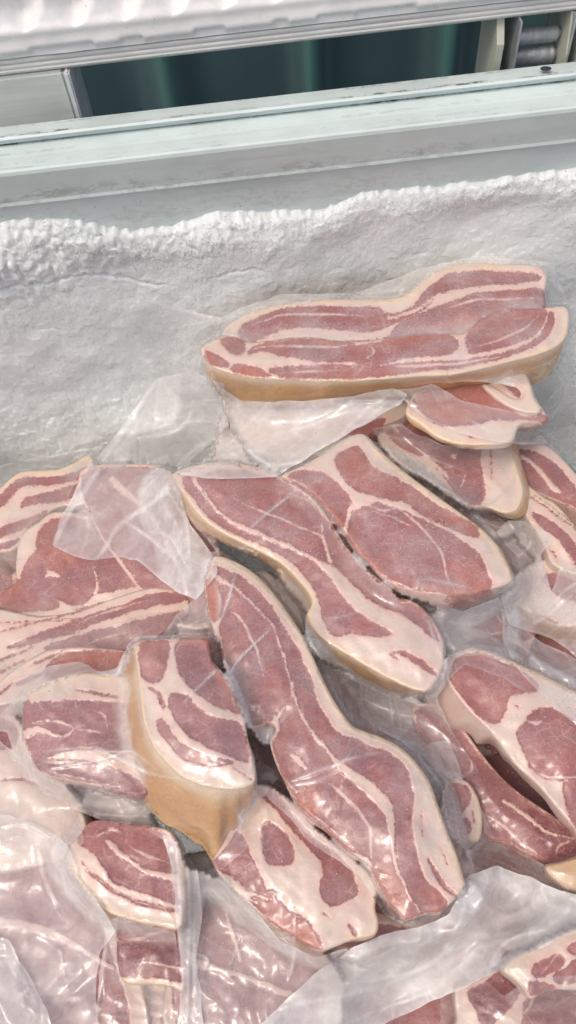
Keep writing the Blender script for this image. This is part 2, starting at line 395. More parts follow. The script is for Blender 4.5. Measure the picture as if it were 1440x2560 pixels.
fz = thing('chest_freezer', 'open pale grey chest freezer with scuffed rim and thick frost on its inside wall', 'freezer', (0, .1, -.2))
r0 = yz(236, z=.150); r1 = yz(262, z=.153); r2 = yz(270, z=.1525); r3 = yz(279, z=.148); r4 = yz(350, z=.147); r5 = yz(361, z=.1455)
r6 = yz(428, z=r5[1]-.020); r7 = yz(436, z=r6[1]-.0035); r8 = yz(505, z=r7[1]-.022)
prof = [(r0[0]+.002, -.5), (r0[0]+.002, r0[1]-.003), r0, r1, (r1[0]-.001, r1[1]+.0004), r2, ((r2[0]+r3[0])/2, r3[1]+.001), r3, (r3[0]-.001, r3[1]-.0002), ((r3[0]+r4[0])/2, r3[1]-.0012), (r4[0]+.002, r4[1]+.0008), (r4[0], r4[1]+.0010), (r4[0]-.0015, r4[1]+.0004), r5, r6, (r6[0]-.0005, r6[1]-.002), r7, r8, (WALLY+.012, -.30)]
o_y, o_z = .1, -.2
dl = [(r3[0]-o_y, .0030, 1.0, 220), (r3[0]-o_y-.010, .002, .25, 180), (r4[0]-o_y+.006, .0025, .2, 220), (r6[0]-o_y-.0005, .0015, .35, 160), (r0[0]-o_y-.002, .003, .45, 260)]
M_ENA = enamel_mat('freezer_enamel', (.61, .70, .685), dl, .35, .45)
M_ENA2 = enamel_mat('lid_plastic', (.80, .80, .78), (), .35, .25)
M_PLAIN = plain_mat('liner_plastic', (.70, .72, .72), .4)
extrude_x('rim', prof, -.62, .62, M_ENA, fz, n=2)
box('side_wall', (-.66, -.47, -.40), (-.60, WALLY+.14, .146), M_PLAIN, fz)
box('side_wall', (.60, -.47, -.40), (.66, WALLY+.14, .146), M_PLAIN, fz)
box('front_wall', (-.66, -.54, -.40), (.66, -.472, .146), M_PLAIN, fz)
box('chest_floor', (-.66, -.54, -.43), (.66, WALLY+.14, -.402), M_PLAIN, fz)
# --- frost on the back wall
fp = [(-400, 560), (0, 524), (60, 520), (120, 522), (200, 530), (250, 545), (300, 560), (360, 556), (420, 545), (480, 532), (520, 520), (560, 508), (600, 508), (650, 515), (700, 508), (760, 512), (810, 505), (850, 488), (890, 466), (930, 455), (1000, 456), (1060, 448), (1120, 442), (1200, 432), (1300, 418), (1440, 398), (1900, 350)]
fpw = PY(np.array([p[0] for p in fp], float), np.array([p[1] for p in fp], float), WALLY-.006)
xs = np.concatenate([np.arange(-.58, -.26, .003), np.arange(-.26, .27, .0009), np.arange(.27, .58, .003)]); ss = np.linspace(0, 1, 300)**1.15
X, S = np.meshgrid(xs, ss)
zt = np.interp(xs, fpw[:, 0], fpw[:, 2]); zt = zt+.0011*fbm(np.stack([xs*90, xs*0], -1), 3, 4)+.0005*noise(np.stack([xs*500, xs*0+3], -1), 9)
zb = -.22; ZZ = zt[None]+(zb-zt[None])*S
dz = zt[None]-ZZ
q = np.stack([X, ZZ, X*0], -1)
lump = np.abs(fbm(q*120, 3, 21)); gran = np.abs(noise(q*450, 31))*.8+np.abs(noise(q*750, 32))*.6
left = sm(X, .02, -.2)
bc = .010+.008*left; band = np.exp(-((dz-bc)/np.where(dz < bc, .010+.008*left, .018+.022*left))**2)*(.75+.5*noise(q*28, 27))
Tk = .008*sm(dz, 0, .007)+.005*sm(dz, 0, .02)+band*(.004+(.0026+.0035*left)*lump*sm(dz, 0, .006)+.003*left*fbm(q*45,2,25)+.0011*gran*sm(dz, .001, .006))
Tk = Tk+.0055*fbm(q*13, 3, 41)*sm(dz, .0, .03)+.0004*fbm(q*130, 3, 51)+.0002*noise(q*700, 61)
crk = np.exp(-((dz-.047-.01*noise(np.stack([X*20, X*0], -1), 71)-.02*np.clip(X+.16, 0, .2))/.0013)**2)*sm(X, -.2, -.15)*sm(X, .02, -.06); Tk = Tk-.0025*crk*sm(noise(q*22,72),-.3,.3)
Tk = Tk+.012*sm(dz, .15, .25)
Tk[0] = -.004
Yf = WALLY-Tk
V = np.stack([X, Yf, ZZ+.0015*noise(q*300, 81)*(S > 0)], -1).reshape(-1, 3); nx = len(xs); ns = len(ss)
ii = (np.arange(ns-1)[:, None]*nx+np.arange(nx-1)[None]).ravel()
F = np.stack([ii, ii+nx, ii+nx+1, ii+1], 1).tolist()
tone = (.25*fbm(q*9, 3, 91)+.45*sm(dz, .12, .24)+.10).ravel()  # random tone, plus painted shade: frost greyer deep down the wall
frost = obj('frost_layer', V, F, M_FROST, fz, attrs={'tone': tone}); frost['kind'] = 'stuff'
add_obst(V, [tuple(f) for f in F])
# frost crystals: small faceted grains standing on the upper band
cv_, cf_ = [], []
ico = [(0, 0, 1.), (.9, 0, .2), (-.3, .85, .3), (-.4, -.8, .1), (.1, .1, -1.)]; icf = [(0, 1, 2), (0, 2, 3), (0, 3, 1), (4, 2, 1), (4, 3, 2), (4, 1, 3)]
for k in range(16000):
    x = random.uniform(-.25, .26); lf = 1 if x < -.02 else .35
    if random.random() > .45+.55*lf: continue
    dd = abs(random.gauss(.008+.008*lf, .007+.013*lf)); j = int(np.searchsorted(xs, x)); z = zt[j]-dd
    si = int(((z-zt[j])/(zb-zt[j])) ** (1/1.15)*299) if dd > 0 else 0
    y = Yf[min(si, 299), j]; r = random.uniform(.0002, .00058)*(1.25 if random.random() < .15 else 1)
    M = Euler((random.uniform(0, 6), random.uniform(0, 6), random.uniform(0, 6))).to_matrix(); b = len(cv_)
    for c in ico: cv_.append(tuple(Vector((x, y-r*.2, z))+M @ Vector(c)*r))
    cf_ += [tuple(i+b for i in f) for f in icf]
M_CR = plain_mat('ice_crystal', (.92, .94, .935), .3); M_CR.node_tree.nodes['Principled BSDF'].inputs['Subsurface Weight'].default_value = .7; M_CR.node_tree.nodes['Principled BSDF'].inputs['Subsurface Scale'].default_value = .002; M_CR.node_tree.nodes['Principled BSDF'].inputs['Subsurface Radius'].default_value = (.95, 1, 1)
cr = obj('frost_crystals', cv_, cf_, M_CR, fz, smooth=False, attrs={'tone': np.zeros(len(cv_))}); cr['kind'] = 'stuff'
c = P(np.array([1362.]), np.array([183.]), np.array([r0[1]+.0018]))[0]; V = [(c[0], c[1], c[2]+.0030)]+[(c[0]+.0034*math.cos(k/18*6.2832), c[1]+.0026*math.sin(k/18*6.2832), c[2]+.0028) for k in range(18)]
obj('bolt_hole_disc', V, [(0, k+1, (k+1) % 18+1) for k in range(18)], plain_mat('hole_dark', (.04, .04, .06), .6), fz)  # flat dark disc on the rim, the hole's inner shade painted as colour
# --- green surface behind
gm = plain_mat('dark_green_sheet', (.020, .065, .060), .30, 0, 12, .35, .0008)
gx = np.linspace(-.8, .8, 240); gz = np.linspace(-.9, .25, 14); GX, GZ = np.meshgrid(gx, gz)
fold = sum(a*np.exp(-((GX-c)/wd)**2) for c, a, wd in ((-.078, .030, .022), (.080, .036, .013), (.232, .036, .013), (-.25, .03, .02), (.40, .03, .02)))
GY = .62+.012*noise(np.stack([GX*9, GZ*2], -1), 5)-fold+.002*noise(np.stack([GX*40, GZ*4], -1), 6)
V = np.stack([GX, GY, GZ], -1).reshape(-1, 3); ii = (np.arange(13)[:, None]*240+np.arange(239)[None]).ravel()
def green():
    s = NT('green_tarpaulin'); c = s.mix(s.ramp(s.noise(10, 4), .3, .7), (.095, .165, .18), (.11, .19, .20))
    c = s.mix(s.ramp(s.attr('fold'), .2, .9), c, (.15, .36, .31)); s.base(c, .42); return s.m  # fold crests coloured lighter, a painted highlight on the sheet
gt = obj('green_sheet', V, np.stack([ii, ii+1, ii+241, ii+240], 1).tolist(), green(), None, attrs={'fold': (fold/.05).ravel()})
gt['label'] = 'dark green folded sheet glimpsed through the slot behind the freezer rim'; gt['category'] = 'sheet'
gr = obj('ground', [(-6, -6, -.9), (6, -6, -.9), (6, 6, -.9), (-6, 6, -.9)], [(0, 1, 2, 3)], plain_mat('concrete_ground', (.30, .29, .27), .8, 0, 8), None, smooth=False); gr['kind'] = 'structure'
# --- hinge and white bracket in the slot
st = plain_mat('galvanised_steel', (.50, .53, .54), .42, .35, 60, .35, .0006)
pl = plain_mat('greenish_plastic', (.58, .60, .50), .5, 0, 30, .15)
def XY(px, py, y): return PY(np.array([float(px)]), np.array([float(py)]), y)[0]
hy = r0[0]+.012; LYH = r0[0]+.018
a = XY(1268, 175, hy); b = XY(1415, 40, hy+.03)
hg = thing('lid_hinge', 'metal lid hinge with two dull roller pins between steel plates, right end of the slot', 'hinge', (a[0], hy, a[2]-.02))
def plate(x0, th, pts, mat, nm='hinge_plate'):
    m = len(pts); V = [(x0, y, z) for y, z in pts]+[(x0+th, y, z) for y, z in pts]
    F = [tuple(range(m)), tuple(range(2*m-1, m-1, -1))]+[(i, i+m, (i+1) % m+m, (i+1) % m) for i in range(m)]
    return obj(nm, V, F, mat, hg, smooth=False)
GZ_ = yz(107, y=LYH)[1]; zt_ = GZ_-.0005; zb_ = a[2]-.03
xh0 = XY(1272, 110, hy+.015)[0]; xh1 = XY(1402, 100, hy+.015)[0]
for x in (xh0, xh1): plate(x, .0012, [(hy, zb_), (hy, zt_), (hy+.045, zt_), (hy+.045, zb_)], st)
xp0 = XY(1240, 110, hy+.004)[0]; xp1 = XY(1246, 110, hy+.004)[0]
plate(xp0, .0045, [(hy+.004, zb_), (hy+.002, zb_+.045), (hy+.010, zt_), (hy+.040, zt_), (hy+.040, zb_)], pl, 'plastic_cheek')
xq = XY(1412, 100, hy+.004)[0]; plate(xq+.001, .0016, [(hy+.002, zb_), (hy, zb_+.035), (hy+.006, zt_), (hy+.040, zt_), (hy+.040, zb_)], pl, 'plastic_cheek')
plate(xq+.009, .0016, [(hy+.002, zb_), (hy, zb_+.035), (hy+.006, zt_), (hy+.040, zt_), (hy+.040, zb_)], pl, 'plastic_cheek')
def pin(py, rad):
    c = XY(1337, py, hy+.016); n = 28; V = []; F = []; m = 14
    for i in range(n+1):
        t = i/n; x = xh0+.0025+(xh1-xh0-.004)*t; r = rad*(.62 if t > .93 or t < .04 else 1)*(1+.05*random.uniform(-1, 1))
        for k in range(m):
            q = k/m*6.2832; V.append((x, c[1]+r*math.cos(q), c[2]+r*math.sin(q)))
    for i in range(n):
        for k in range(m): F.append((i*m+k, i*m+(k+1) % m, (i+1)*m+(k+1) % m, (i+1)*m+k))
    F += [tuple(range(m-1, -1, -1)), tuple(range(n*m, n*m+m))]
    obj('roller_pin', V, F, st, hg)
pin(88, .0048); pin(138, .0052)
wb_ = thing('hinge_cover', 'scratched white panel box filling the left end of the dark slot', 'cover', tuple(XY(100, 240, hy+.01)))
xr = XY(188, 230, hy+.003)[0]; xr2 = XY(172, 230, hy+.003)[0]
box('panel', (xr-.2, hy+.004, .02), (xr2, hy+.06, GZ_-.0005), enamel_mat('cover_paint', (.60, .64, .61), (), .4, .5), wb_, .0015)
box('edge_flange', (xr2+.0004, hy+.001, .02), (xr, hy+.03, GZ_-.0003), M_PLAIN, wb_, .001)
# --- the lid, standing open behind
LY = r0[0]+.018
lid = thing('freezer_lid', 'raised white freezer lid with embossed diamond ribs and a pale rubber gasket', 'lid', (0, LY, .17))
g0 = yz(106, y=LY); g1 = yz(86, y=LY-.002); g2 = yz(72, y=LY-.003); g3 = yz(64, y=LY-.002); 
M_GAS = enamel_mat('gasket_rubber', (.76, .76, .73), (), .5, .5)
def rows(lst): return [yz(r, y=LY+dy) for r, dy in lst]
gk = rows([(107, .004), (106, 0), (103, -.0015), (98, -.0018), (95, -.0006), (92, -.0018), (86, -.0016), (82, -.0004), (79, -.0020), (70, -.0022), (66, -.001), (63, .002)])
extrude_x('gasket', gk, -.62, .62, M_GAS, lid, n=2, smooth=True)
sl = rows([(66, -.0008), (60, -.0008)]); sm_ = NT('brown_grime'); 
def grime():
    s = NT('grime_seam'); k = s.ramp(s.noise(40, 4, .7), .45, .6); c = s.mix(k, (.62, .60, .56), (.26, .17, .10)); s.base(c, .8); return s.m
extrude_x('seam', sl, -.62, .62, grime(), lid)
# embossed liner: bead, flat field, then rows of pyramids
zs0 = yz(61, y=LY)[1]; hgt = .34
xs = np.arange(-.34, .34, .0016); us = np.concatenate([np.arange(0, .06, .0012), np.arange(.06, hgt, .004)])
LX, LU = np.meshgrid(xs, us)
per = .0245; ph = (LX/per) % 1; 
fieldlim = .0195+.0*LX
v = (LU-.0195)/.024
tri = lambda t: np.abs(((t) % 1)*2-1)
row = np.floor(v); pyr = np.minimum(tri(LX/per+.5*(row % 2)+.32), 1)
pyr = np.clip(1-(np.maximum(np.abs(tri(LX/per+.32+.5*(row % 2))), np.abs(tri(v)))), 0, 1)
pr = .0285; tx = tri(LX/pr+.15); bnd = .0175-.0035*np.cos(2*math.pi*(LX/pr+.15)); vv_ = np.clip((LU-bnd)/.024, 0, 99); par = np.floor(vv_) % 2
relief = -.0125*np.where(par > 0, 1-tx, tx)*np.clip(np.minimum(vv_ % 1, 1-(vv_ % 1))*3.2, 0, 1)*(vv_ > 0)
relief = relief+.0035*sm(LU, .0, .005)+.0018*np.exp(-((LU-.014)/.003)**2)
relief = relief-.0022*(noise(np.stack([LX*70, LU*8], -1), 3) > .25)*np.exp(-((LU-.0035)/.0016)**2)
relief = relief+.0005*fbm(np.stack([LX*60, LU*60], -1), 3, 8)
Vv = np.stack([LX, LY-.003-relief+LU*.22, zs0+LU*.97+relief*.2], -1).reshape(-1, 3); n1, n2 = LX.shape
ii = (np.arange(n1-1)[:, None]*n2+np.arange(n2-1)[None]).ravel()
M_LID = enamel_mat('lid_liner', (.84, .84, .83), (), .28, .12)
obj('embossed_liner', Vv, np.stack([ii, ii+1, ii+n2+1, ii+n2], 1).tolist(), M_LID, lid)
extrude_x('lid_shell', [(LY+.006, g0[1]+.001), (LY+.020, zs0), (LY+.020+.22*.36, zs0+.96*.36), (LY+.06+.22*.36, zs0+.96*.34), (LY+.06, g0[1]+.001)], -.62, .62, M_PLAIN, lid, closed=True)
# meltwater drops on the rim
dm = NT('water_drop'); dm.base((.9, .9, .9), .03, Transmission_Weight=1.0, IOR=1.33)
for k, (px, py) in enumerate([(400, 312), (996, 232), (880, 448), (312, 520), (1355, 292), (760, 372), (1235, 350), (30, 500), (420, 464), (1420, 194)]):
    y0 = np.interp(py+.118*(px-720), [236, 279, 361, 428, 505], [r0[0], r3[0], r5[0], r6[0], r8[0]]); c = PY(np.array([float(px)]), np.array([float(py)]), y0)[0]
    V = []; F = []; m = 10; r = .0014 if k % 2 else .0010; el_ = 3.2 if k in (0, 8, 9) else 1
    for i in range(5):
        t = i/4*math.pi/2
        for j in range(m): V.append((c[0]+r*el_*math.cos(t)*math.cos(j/m*6.283), c[1]+r*math.cos(t)*math.sin(j/m*6.283), c[2]+r*.7*math.sin(t)+.0003))
    for i in range(4):
        for j in range(m): F.append((i*m+j, i*m+(j+1) % m, (i+1)*m+(j+1) % m, (i+1)*m+j))
    obj('water_drop', V, F, dm.m, fz)
# ================================================================ the meat
Z = dict(A=.046, B=.052)
pk1 = pack('double pork belly pack with tan rind along its front, highest in the heap', 960, 850, .05)
slab(pk1, 'C2', [(215,325),(240,290),(300,255),(400,225),(500,212),(600,206),(700,205),(800,203),(850,190),(900,150),(950,110),(1000,90),(1060,80),(1200,83),(1300,88),(1335,110),(1342,140),(1330,185),(1330,240),(1240,260),(1180,290),(1050,340),(960,345),(850,350),(700,370),(500,370),(320,380),(280,350),(240,335)],
  .045, lean=[[(275,320),(290,295),(340,268),(420,243),(520,230),(640,232),(750,235),(780,255),(830,255),(880,225),(930,165),(1000,120),(1100,108),(1200,110),(1300,118),(1310,138),(1200,152),(1060,165),(960,190),(920,232),(870,262),(780,300),(700,318),(560,305),(460,308),(400,325),(350,345),(300,372),(285,345)],
   [(640,352),(780,340),(830,290),(900,255),(1000,215),(1100,185),(1230,175),(1320,172),(1335,235),(1240,245),(1130,270),(1080,300),(1050,340),(960,340),(850,350),(760,355)], ([(860,300),(960,280),(1080,240),(1120,270),(1050,335),(950,330)],.8)],
  fat=[([(790,270),(830,265),(900,235),(960,195),(1100,165),(1320,155)],[8,10,8,12]),([(300,300),(420,262),(560,255),(740,262)],[3,5,4]),([(340,350),(430,318),(540,310),(660,322),(780,330)],[10,14,12,10]),([(980,240),(1080,210),(1200,205),(1320,200)],[4,5,3])],
  frost=1.15, rind=(1,13))
slab(pk1, 'C2', [(145,370),(200,340),(260,335),(300,355),(400,345),(500,335),(650,352),(750,347),(850,332),(960,322),(1050,325),(1100,285),(1180,248),(1330,235),(1400,230),(1418,260),(1408,330),(1370,372),(1300,402),(1200,427),(1100,452),(1000,470),(900,474),(800,482),(700,488),(600,490),(500,488),(400,485),(300,476),(220,457),(170,432),(148,400)],
  .052, th=.034, lean=[[(210,352),(240,337),(285,345),(292,385),(262,394),(228,378)],([(155,385),(185,393),(235,425),(225,438),(182,430),(157,412)],.6),
   [(305,392),(370,355),(500,342),(640,350),(680,370),(700,365),(760,352),(800,342),(900,325),(1000,330),(1030,360),(1000,393),(900,402),(820,413),(760,430),(700,435),(662,420),(600,424),(500,412),(420,397),(360,385)],
   [(1060,352),(1080,305),(1130,265),(1200,248),(1330,240),(1325,290),(1290,328),(1200,368),(1100,390),(1068,387)],([(385,458),(400,442),(500,437),(620,432),(760,437),(900,422),(1060,415),(1200,388),(1290,350),(1335,300),(1350,255),(1362,255),(1358,300),(1310,358),(1200,403),(1050,438),(900,453),(760,472),(600,480),(450,478)],.25),
   ([(250,440),(280,430),(350,450),(385,473),(300,470),(255,460)],.7)],
  fat=[([(310,380),(420,365),(560,372),(680,362)],[3,6,5,3]),([(780,440),(900,435),(1050,425),(1200,398)],[6,7,5]),([(1090,370),(1180,345),(1270,300),(1310,255)],[3,6,3]),([(400,462),(520,455),(640,450)],[3,4,3]),([(720,365),(740,390),(700,420)],[4,5,3])],
  ls=[([(700,385),(740,395),(770,410)],14)], rind=(16,31), frost=1.1, ext=[(148,400,40,110),(235,460,45,105),(500,488,15,85),(800,482,0,65),(1000,470,0,55),(1200,427,0,75),(1370,372,-40,110),(1410,260,-60,130),(700,345,0,40),(260,335,30,60)])
pk1b = pack('pork chunk with orange red lean and a white knob of bone at its right end', 1180, 1010, .03)
slab(pk1b, 'C2', [(870,548),(900,520),(1000,500),(1100,490),(1150,465),(1200,456),(1268,458),(1285,500),(1300,545),(1335,600),(1340,628),(1250,640),(1215,700),(1120,712),(1030,708),(960,685),(900,640),(850,600)],
  .028, th=.008, lean=[([(880,548),(950,515),(1100,495),(1140,530),(1200,570),(1260,596),(1330,606),(1340,628),(1200,618),(1040,640),(960,632),(905,590)],.75),([(1165,478),(1200,472),(1240,498),(1275,530),(1258,556),(1205,512)],0)],
  fat=[([(1120,500),(1170,545),(1240,580),(1300,600)],[10,14,14])], ls=[([(1070,680),(1090,685)],5)], rind=(13,17), frost=.3)
slab(pk1b, 'C2', [(1150,478),(1200,462),(1262,460),(1283,500),(1296,545),(1322,592),(1270,600),(1200,575),(1130,520),(1118,500),(1150,505),(1215,545),(1252,548),(1262,520),(1225,490),(1180,482)], .0305, th=.006, name='bone_knob', rnd=6, dome=.4, frost=.2, step=3.5)
pkD = pack('pale peach slab end showing blurred under wrinkled film just below the top pack', 700, 1060, .01)
slab(pkD, 'C2', [(235,520),(600,520),(850,500),(860,600),(760,650),(700,690),(560,745),(420,765),(330,730),(270,650)], .006, lean=[[(620,690),(700,640),(780,620),(700,700)]], rind=(0,1), frost=.2, dome=.5)

pk2 = pack('pair of long pork slabs in the middle, side by side in one tight bag', 850, 1400, .028)
slab(pk2, 'C3', [(110,183),(180,150),(300,140),(440,170),(520,215),(580,265),(620,320),(660,385),(700,440),(760,500),(830,560),(850,585),(905,600),(950,640),(985,690),(1005,740),(1000,820),(960,888),(920,895),(850,870),(760,822),(680,775),(610,730),(570,690),(552,645),(566,610),(560,580),(525,535),(470,480),(400,440),(320,400),(240,355),(185,305),(140,240)],
  .024, th=.03, lean=[[(195,195),(300,165),(440,190),(530,240),(580,290),(625,345),(680,430),(760,515),(850,580),(900,605),(950,650),(988,725),(950,705),(880,660),(800,612),(720,562),(650,482),(560,450),(480,405),(380,360),(280,312),(225,245)],
   [(140,200),(165,190),(200,235),(250,302),(330,362),(430,402),(520,442),(590,482),(640,540),(680,600),(720,637),(800,655),(845,680),(842,702),(760,713),(700,705),(640,710),(605,660),(592,600),(565,540),(505,470),(420,420),(310,372),(230,320),(180,262)]],
  fat=[([(172,185),(212,252),(280,318),(380,372),(480,412),(560,452),(610,480)],[9,8,8,10,14]),([(590,470),(650,515),(700,575),(760,628),(850,672),(910,720)],[14,34,50,55,60,80]),([(300,255),(400,300),(520,350),(600,385),(630,460)],[2,3,3,5]),([(600,340),(610,400),(632,465)],[4,8,12]),([(460,235),(540,260),(590,300)],[2,3,2])],
  ls=[([(838,765),(880,775),(930,805),(975,842)],[10,20,22,8]),([(830,775),(850,790)],6)], rind=(18,33), frost=.75,
  ext=[(552,645,-8,70),(610,730,-15,55),(760,822,-15,45),(920,895,-10,18),(400,440,-5,25),(525,535,-30,30),(240,355,-25,20),(140,240,-15,25),(1005,740,-5,30),(620,320,-10,40),(850,585,0,30),(300,140,0,40)])
slab(pk2, 'C3', [(470,185),(540,150),(600,115),(640,90),(700,52),(745,50),(790,98),(830,135),(900,192),(1000,265),(1100,338),(1160,390),(1200,450),(1230,520),(1215,543),(1160,560),(1080,577),(1000,578),(940,572),(880,560),(830,540),(790,510),(750,468),(710,420),(680,372),(640,322),(610,285),(570,245),(520,210)],
  .034, th=.028, g=(-.0005,.0012), lean=[[(490,185),(560,165),(620,185),(680,240),(702,290),(687,330),(670,350),(640,318),(610,282),(560,237)],
   ([(645,130),(700,90),(730,100),(760,145),(800,172),(850,192),(860,205),(900,222),(960,267),(1040,312),(1100,347),(1120,385),(1080,380),(1000,345),(930,312),(880,272),(800,257),(740,237),(700,217),(670,182)],.3),
   [(688,345),(710,305),(770,275),(800,280),(860,297),(950,337),(1020,372),(1080,412),(1120,442),(1145,500),(1157,558),(1050,578),(990,570),(900,556),(830,532),(780,492),(720,432),(690,392)],([(1020,470),(1100,450),(1140,500),(1150,550),(1050,565)],.4),([(690,380),(720,370),(760,440),(820,520),(780,495),(720,430)],.5)],
  fat=[([(830,285),(900,325),(960,388),(1000,450),(1015,520),(1045,570)],[5,4,4,3]),([(700,290),(690,310),(680,350)],[16,14,10]),([(730,270),(800,300),(840,290)],[4,3,3]),([(770,300),(850,330),(900,350)],[2,3,2])],
  rind=(6,13), frost=.9, ext=[(880,560,90,55),(1000,578,0,52),(1080,577,0,45),(1160,560,5,25),(1215,543,0,15),(700,420,0,25),(640,322,0,25),(1100,338,-10,25),(830,540,45,40)])

pk3 = pack('long S shaped pork slab in the centre, tapering to a pointed upper end', 850, 1850, .035)
slab(pk3, 'D2', [(150,85),(180,75),(230,90),(300,125),(370,180),(440,260),(490,330),(550,420),(600,520),(640,610),(690,710),(740,790),(790,850),(850,875),(930,905),(1010,950),(1080,1020),(1140,1110),(1180,1220),(1220,1330),(1260,1430),(1290,1530),(1300,1585),(1240,1650),(1190,1695),(1120,1700),(1030,1732),(980,1690),(940,1630),(900,1560),(865,1490),(800,1440),(720,1370),(640,1300),(560,1230),(510,1170),(470,1090),(430,1000),(410,920),(435,860),(400,835),(330,865),(300,830),(280,770),(240,720),(215,640),(195,560),(183,470),(150,400),(125,300),(115,200)],
  .034, th=.03, lean=[([(130,170),(160,170),(180,210),(190,290),(178,350),(152,370),(127,290),(119,210)],.7),
   [(175,215),(230,215),(290,262),(360,332),(420,402),(452,480),(482,580),(505,690),(502,730),(452,780),(412,822),(330,840),(302,800),(272,750),(237,700),(212,620),(200,540),(190,450),(185,380),(190,290)],
   [(160,120),(220,140),(300,182),(370,252),(430,322),(490,422),(540,502),(590,622),(622,732),(680,830),(740,888),(800,905),(880,948),(960,972),(1020,1030),(1052,1100),(1062,1180),(1052,1250),(1062,1350),(1082,1450),(1130,1570),(1212,1640),(1192,1690),(1110,1690),(1060,1650),(1020,1560),(1000,1450),(980,1350),(975,1250),(960,1190),(900,1130),(820,1080),(740,1040),(690,990),(640,930),(580,850),(550,790),(520,700),(500,600),(460,480),(420,400),(340,290),(260,222),(170,152)],
   [(440,860),(470,790),(520,720),(545,800),(580,870),(640,940),(690,1010),(730,1060),(800,1110),(880,1190),(950,1260),(980,1350),(990,1450),(1020,1560),(1080,1670),(1110,1690),(1030,1727),(980,1680),(920,1590),(885,1515),(870,1450),(800,1420),(700,1350),(600,1260),(530,1190),(480,1100),(440,1000),(420,925)],
   ([(520,1130),(580,1110),(660,1190),(640,1270),(560,1220)],.5),([(900,1520),(960,1500),(1060,1650),(1020,1720),(960,1660)],.5),([(1060,1600),(1130,1570),(1200,1640),(1150,1690)],.35),([(190,450),(230,430),(280,700),(240,690),(205,560)],.25)],
  fat=[([(690,990),(760,1055),(850,1120),(935,1205),(958,1290),(968,1400),(990,1500),(1040,1610),(1090,1690)],[12,40,58,54,34,16,11,10,9]),([(640,1080),(720,1140),(800,1220),(860,1310),(868,1400),(880,1500)],[7,9,9,7]),
   ([(170,175),(250,215),(310,270),(370,330),(430,402),(470,520),(505,650),(550,790),(600,870),(690,985)],[18,10,8,7,7,8,8,11,14,16]),([(270,345),(310,420),(350,510),(388,660)],[3,10,6,5]),([(515,985),(540,1005),(570,1035)],[20,30,12]),([(430,800),(435,860),(420,900)],[14,34,26]),([(230,330),(270,350),(300,420)],[3,8,3])],
  ls=[([(1135,1450),(1160,1510),(1200,1570),(1265,1625)],[8,26,24,14]),([(1103,1240),(1105,1350)],[4,12,4]),([(1190,1400),(1220,1480)],[3,8,3])], rind=(1,22), frost=.7)

pk4 = pack('slab under the foot of the S shaped slab, with a round eye of lean', 740, 2200, .012)
slab(pk4, 'D2', [(330,1130),(380,1112),(430,1130),(520,1200),(600,1290),(700,1380),(800,1460),(870,1530),(895,1600),(890,1680),(905,1740),(895,1790),(860,1810),(780,1825),(720,1850),(640,1872),(560,1835),(480,1790),(400,1735),(300,1650),(230,1580),(170,1510),(150,1460),(190,1390),(250,1270)],
  .012, th=.034, lean=[[(378,1300),(420,1288),(480,1340),(515,1420),(510,1468),(465,1478),(405,1468),(378,1400)],
   [(370,1160),(430,1150),(500,1232),(580,1330),(700,1420),(765,1480),(800,1560),(803,1610),(740,1650),(682,1662),(642,1612),(642,1560),(660,1520),(640,1450),(560,1370),(500,1300),(430,1212)],
   [(150,1470),(230,1380),(262,1330),(300,1380),(322,1450),(350,1500),(388,1600),(370,1620),(300,1590),(240,1530),(180,1510)],
   ([(330,1650),(360,1615),(430,1600),(460,1650),(490,1690),(560,1722),(620,1790),(645,1862),(560,1830),(440,1755)],.5),([(560,1760),(620,1790),(640,1860),(540,1820)],.6)],
  fat=[([(500,1690),(550,1730)],[10,6]),([(300,1600),(400,1640)],[10,14])], ls=[([(650,1700),(680,1720)],5),([(770,1760),(800,1800)],16)], rind=(7,13), frost=.55)

pk5 = pack('blunt thick pork chunk whose broad tan rind points down, beside the S shaped slab', 420, 1850, .05)
slab(pk5, 'D1', [(672,150),(695,112),(760,100),(840,95),(940,90),(1040,95),(1050,140),(1060,200),(1100,250),(1160,340),(1200,440),(1225,500),(1240,600),(1270,700),(1280,800),(1235,838),(1160,850),(1080,845),(1000,828),(900,780),(820,705),(760,625),(720,520),(700,400),(685,250)],
  .048, th=.045, g=(0,0), lean=[([(695,150),(725,112),(835,107),(840,180),(822,250),(800,300),(765,312),(722,290),(702,240)],.55),
   [(880,130),(940,95),(1045,98),(1060,200),(1110,280),(1160,360),(1205,450),(1120,440),(1040,402),(970,352),(920,292),(890,222)],([(900,95),(1045,92),(1040,125),(920,135)],.9),([(1060,280),(1100,270),(1205,450),(1140,440)],.6),
   [(850,400),(880,362),(940,388),(1000,448),(1080,490),(1180,508),(1222,558),(1235,640),(1242,702),(1180,690),(1100,660),(1000,612),(920,552),(872,490)],
   ([(790,500),(830,520),(880,600),(960,652),(1050,690),(1150,700),(1150,716),(1060,730),(980,716),(900,680),(842,612),(800,560)],.35)],
  fat=[([(1100,470),(1180,490),(1225,495)],[6,30,34])], ls=[([(740,330),(790,370),(830,430)],[8,20,8]),([(1160,735),(1230,770),(1265,805)],[5,7,3]),([(790,380),(820,440)],[10,14])], frost=.45, rind=(14,25),
  ext=[(672,150,-30,20),(685,250,-85,60),(700,400,-100,100),(720,520,-95,120),(760,625,-80,150),(820,705,-90,220),(900,780,-50,250),(1000,828,-10,300),(1080,848,0,375),(1160,850,0,260),(1235,838,-20,165),(1280,800,-20,100),(1250,650,0,30),(1100,250,0,40),(900,95,0,30)], side_bulge=.001)
pk5b = pack('purple red pork end with pale fat cap, left of the blunt tan rinded chunk', 180, 1830, .035)
